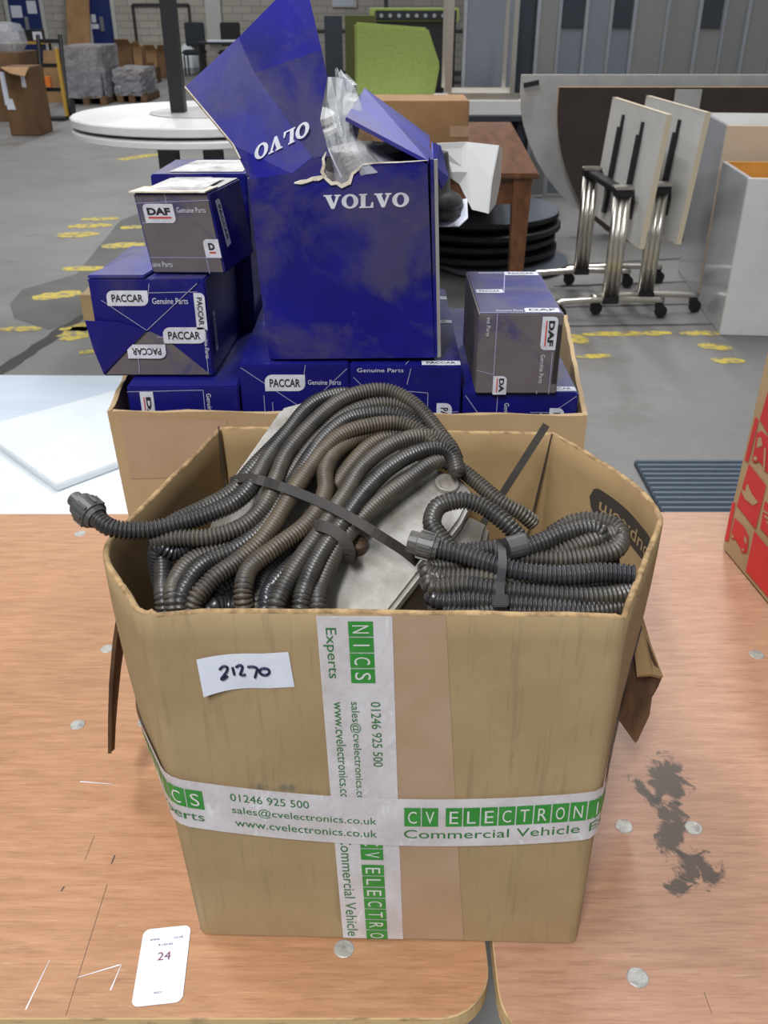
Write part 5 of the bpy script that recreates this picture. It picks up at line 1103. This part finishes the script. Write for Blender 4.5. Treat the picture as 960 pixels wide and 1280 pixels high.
mb = MB(); mb.lathe((x0+.50, yy2+.4, zt2+.002), [(.18, 0), (.26, .1), (.24, .25), (.2, .33), (.05, .36)], 12); o = build(mb, 'bubble_wrap_roll', M['wrap'], base=(x0+.50, yy2+.4, zt2)); tag(o, 'bundle of translucent bubble wrap on the wide brown carton', 'wrapping')
p = at_z(68, 150, 0); hc = thing('hand_truck', 'dark hand truck with orange and yellow parts beside the tall carton', 'trolley', (p.x, p.y, 0))
for dx in (-.17, .17): build(MB().tube([(p.x+dx, p.y+.1, .05), (p.x+dx*.9, p.y+.35, 1.05)], .03, 8), 'rail', M['black_metal'], hc)
build(MB().box(p.x-.19, p.x+.19, p.y-.15, p.y+.12, .002, .04), 'toe_plate', M['black_metal'], hc)
for z_ in (.35, .65, .95): build(MB().box(p.x-.16, p.x+.16, p.y+.1+z_*.24, p.y+.14+z_*.24, z_, z_+.05), 'cross_bar', M['black_metal'], hc)
for dx in (-.2, .2): mb = MB(); mb.cyl((p.x+dx-.03, p.y+.18, .14), .13, .06, 16, (1, 0, 0)); build(mb, 'wheel', M['black_metal'], hc)
mb = MB(); mb.box(p.x-.15, p.x+.02, p.y+.02, p.y+.10, .42, .55); build(mb, 'orange_cover', M['orange'], hc); mb = MB(); mb.box(p.x+.16, p.x+.2, p.y+.0, p.y+.06, .05, .9); build(mb, 'yellow_bar', M['yellow_metal'], hc)
q = at_z(45, 118, 0); wtb = thing('work_trolley', 'dark trolley with a yellow edge in front of the left blue door', 'trolley', (q.x, q.y, 0)); zt = at_y(45, 52, q.y).z
build(MB().box(q.x-.35, q.x+.28, q.y, q.y+.5, zt-.04, zt), 'top', M['yellow_metal'], wtb); build(MB().box(q.x-.3, q.x+.2, q.y+.1, q.y+.4, zt+.001, zt+.18), 'dark_load', M['black_metal'], wtb); build(MB().box(q.x-.32, q.x+.25, q.y+.02, q.y+.48, .3, .5), 'lower_tray', M['steel_dark'], wtb)
for dx in (-.32, .22):
    for dy in (.03, .44): build(MB().box(q.x+dx, q.x+dx+.04, q.y+dy, q.y+dy+.04, .001, zt-.041), 'leg', M['steel_dark'], wtb)
for dx in (-.30, .1): build(MB().box(q.x+dx, q.x+dx+.15, q.y+.06, q.y+.09, zt+.02, zt+.15), 'paper', M['paper'], wtb)
p = at_z(68, 128, 0); zt = at_y(68, 64, p.y).z; bd = MB(); bd.hexa([(p.x-.17, p.y, .001), (p.x+.17, p.y, .001), (p.x+.17, p.y+.04, .001), (p.x-.17, p.y+.04, .001), (p.x-.13, p.y+.25, zt), (p.x+.2, p.y+.25, zt), (p.x+.2, p.y+.29, zt), (p.x-.13, p.y+.29, zt)]); tag(build(bd, 'board', M['kraft_far'], base=(p.x, p.y, 0)), 'tan board leaning left of the wrapped pallet', 'board')
def pallet(label, pl, pr, pyb, pyt, depth, inner):
    a = at_z(pl, pyb, 0); b = at_z(pr, pyb, 0); zt = at_y(pl, pyt, a.y).z; r = thing('wrapped_pallet', label, 'pallet', ((a.x+b.x)/2, a.y+depth/2, 0))
    for k in range(3): x = a.x+(b.x-a.x)*(.05+.4*k); build(MB().box(x, x+.1, a.y, a.y+depth, .002, .10), 'pallet_block', M['kraft_dark'], r)
    build(MB().box(a.x, b.x, a.y, a.y+depth, .101, .13), 'pallet_deck', M['kraft_dark'], r)
    z = .131
    for k, hh in enumerate(inner):
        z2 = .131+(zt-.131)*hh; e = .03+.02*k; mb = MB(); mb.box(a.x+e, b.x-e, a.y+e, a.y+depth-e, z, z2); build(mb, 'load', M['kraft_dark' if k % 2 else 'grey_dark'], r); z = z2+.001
    mb = MB(); n = 22; rows = []
    for j in range(9):
        row = []
        for i in range(n):
            u = i/n*4; s_ = int(u); f_ = u-s_; c4 = [(a.x, a.y), (b.x, a.y), (b.x, a.y+depth), (a.x, a.y+depth)]; x = c4[s_][0]+(c4[(s_+1) % 4][0]-c4[s_][0])*f_; y_ = c4[s_][1]+(c4[(s_+1) % 4][1]-c4[s_][1])*f_
            k = .02*random.uniform(-1, 1); row.append(V3((x+k, y_+random.uniform(-.025, .01), .10+(zt-.08)*j/8+.01*random.uniform(-1, 1))))
        rows.append(row)
    mb.grid(rows, closed=True); mb.add(rows[-1], [tuple(range(n))]); build(mb, 'stretch_wrap', M['wrap'], r); return r
pallet('grey stretch-wrapped pallet load in front of the right blue door', 80, 134, 131, 60, 1.1, [.5, 1.0])
pallet('lower stretch-wrapped pallet right beside the taller wrapped one', 145, 182, 128, 88, 1.0, [.6, .85])
zl = at_y(88, 0, 22).z
a = at_z(72, 66, 0); lb = MB(); y_ = 22.6; a = at_y(80, 58, y_); b = at_y(108, 58, y_); c = at_y(66, -2, y_); d = at_y(96, -2, y_)
lb.hexa([(a.x, y_, .002), (b.x, y_, .002), (b.x, y_+.05, .002), (a.x, y_+.05, .002), (c.x, y_+1.1, 1.9), (d.x, y_+1.1, 1.9), (d.x, y_+1.15, 1.9), (c.x, y_+1.15, 1.9)]); tag(build(lb, 'cardboard_sheet', M['kraft_far'], base=(a.x, y_, 0)), 'tall flat cardboard sheet leaning on the block wall between the blue doors', 'cardboard')
for (pl, pr, pb, pt, dep, m, lab) in [(148, 168, 96, 55, .6, 'kraft_dark', 'dark open carton by the wall right of the wrapped pallets'), (171, 181, 104, 58, .4, 'kraft_far', 'narrow upright tan carton near the wall'), (182, 199, 98, 62, .5, 'kraft_far', 'tan carton with open flaps beside the narrow upright one'), (200, 214, 98, 62, .5, 'kraft_dark', 'brown carton just left of the black post'),
                                      (250, 268, 84, 52, .6, 'kraft_far', 'tan carton right of the black post'), (184, 197, 104, 84, .4, 'kraft_dark', 'small brown crate in front of the open tan carton')]:
    r, x0, x1, yy, zt = fcarton('storage_carton', lab, 'carton', pl, pr, pb, pt, dep, m)
    mb = MB(); mb.sheet([(x0, yy, zt+.002), (x1, yy, zt+.002), (x1-.02, yy-.12, zt+.10), (x0+.05, yy-.12, zt+.10)], [(0, 1, 2, 3)], (0, 0, 1), .01); build(mb, 'flap', M['kraft_far'], r)
p = at_z(233, 92, 0); mb = MB(); mb.lathe((p.x, p.y+.3, .002), [(.25, 0), (.32, .12), (.28, .35), (.15, .5), (.05, .6)], 12); tag(build(mb, 'plastic_sack', M['foam'], base=(p.x, p.y+.3, 0)), 'white plastic sack on the floor by the black post', 'sack')
def office_chair(px, py, label, m):
    p = at_z(px, 95, 0); r = thing('office_chair', label, 'chair', (p.x, p.y, 0))
    build(MB().box(p.x-.24, p.x+.24, p.y-.24, p.y+.24, .42, .52), 'seat', M[m], r, bevel=.03); build(MB().box(p.x-.22, p.x+.22, p.y+.2, p.y+.26, .58, 1.05), 'backrest', M[m], r, bevel=.02)
    build(MB().box(p.x-.03, p.x+.03, p.y+.2, p.y+.24, .5, .6), 'back_bar', M['black_metal'], r)
    for dx in (-.2, .2):
        for dy in (-.2, .2): build(MB().box(p.x+dx-.015, p.x+dx+.015, p.y+dy-.015, p.y+dy+.015, .001, .42), 'leg', M['black_metal'], r)
office_chair(246, 64, 'grey backed chair in the far clutter right of the black post', 'grey_dark')
office_chair(330, 58, 'red fabric chair in the far clutter left of the torn lid', 'red_fab')
office_chair(290, 62, 'black chair in the far clutter close to the torn lid', 'black_metal')
p = at_z(262, 104, 0); dt = thing('dark_desk', 'dark desk with papers in the far clutter', 'desk', (p.x, p.y, 0)); build(MB().box(p.x-.2, p.x+1.2, p.y, p.y+.7, .70, .74), 'desktop', M['black_metal'], dt)
for dx in (-.18, 1.14): build(MB().box(p.x+dx, p.x+dx+.04, p.y+.02, p.y+.68, .001, .699), 'leg', M['black_metal'], dt)
build(MB().box(p.x+.0, p.x+.9, p.y+.1, p.y+.4, .741, .77), 'papers', M['paper'], dt)
a = at_y(255, -10, WY-.1); cl = structure(build(MB().box(a.x, a.x+.35, WY-.12, WY-.002, .6, 2.2), 'trim_2', M['frame_white']))
a = at_y(415, 9, WY-.05); b = at_y(440, -8, WY-.05); wn = structure(build(MB().box(a.x, b.x+.1, WY-.06, WY-.002, a.z, b.z+.3), 'window_1', M['frame_white']))
for k in range(8): x = a.x+.03+k*(b.x-a.x)/8; build(MB().box(x, x+.05, WY-.066, WY-.061, a.z+.03, b.z+.25), 'pane', M['foam_blue'], wn)
a = at_y(300, 40, 20); cbn = thing('storage_rack', 'dark storage rack at the far back above the green bench', 'rack', (.9, 20, 0))
for x in (-1.8, 0, 1.8, 3.6): build(MB().box(x, x+.08, 20, 20.6, .001, 2.4), 'upright', M['steel_dark'], cbn)
for z_ in (.15, .9, 1.7): build(MB().box(-1.71, 3.6, 20.01, 20.59, z_, z_+.06), 'shelf', M['steel_dark'], cbn)
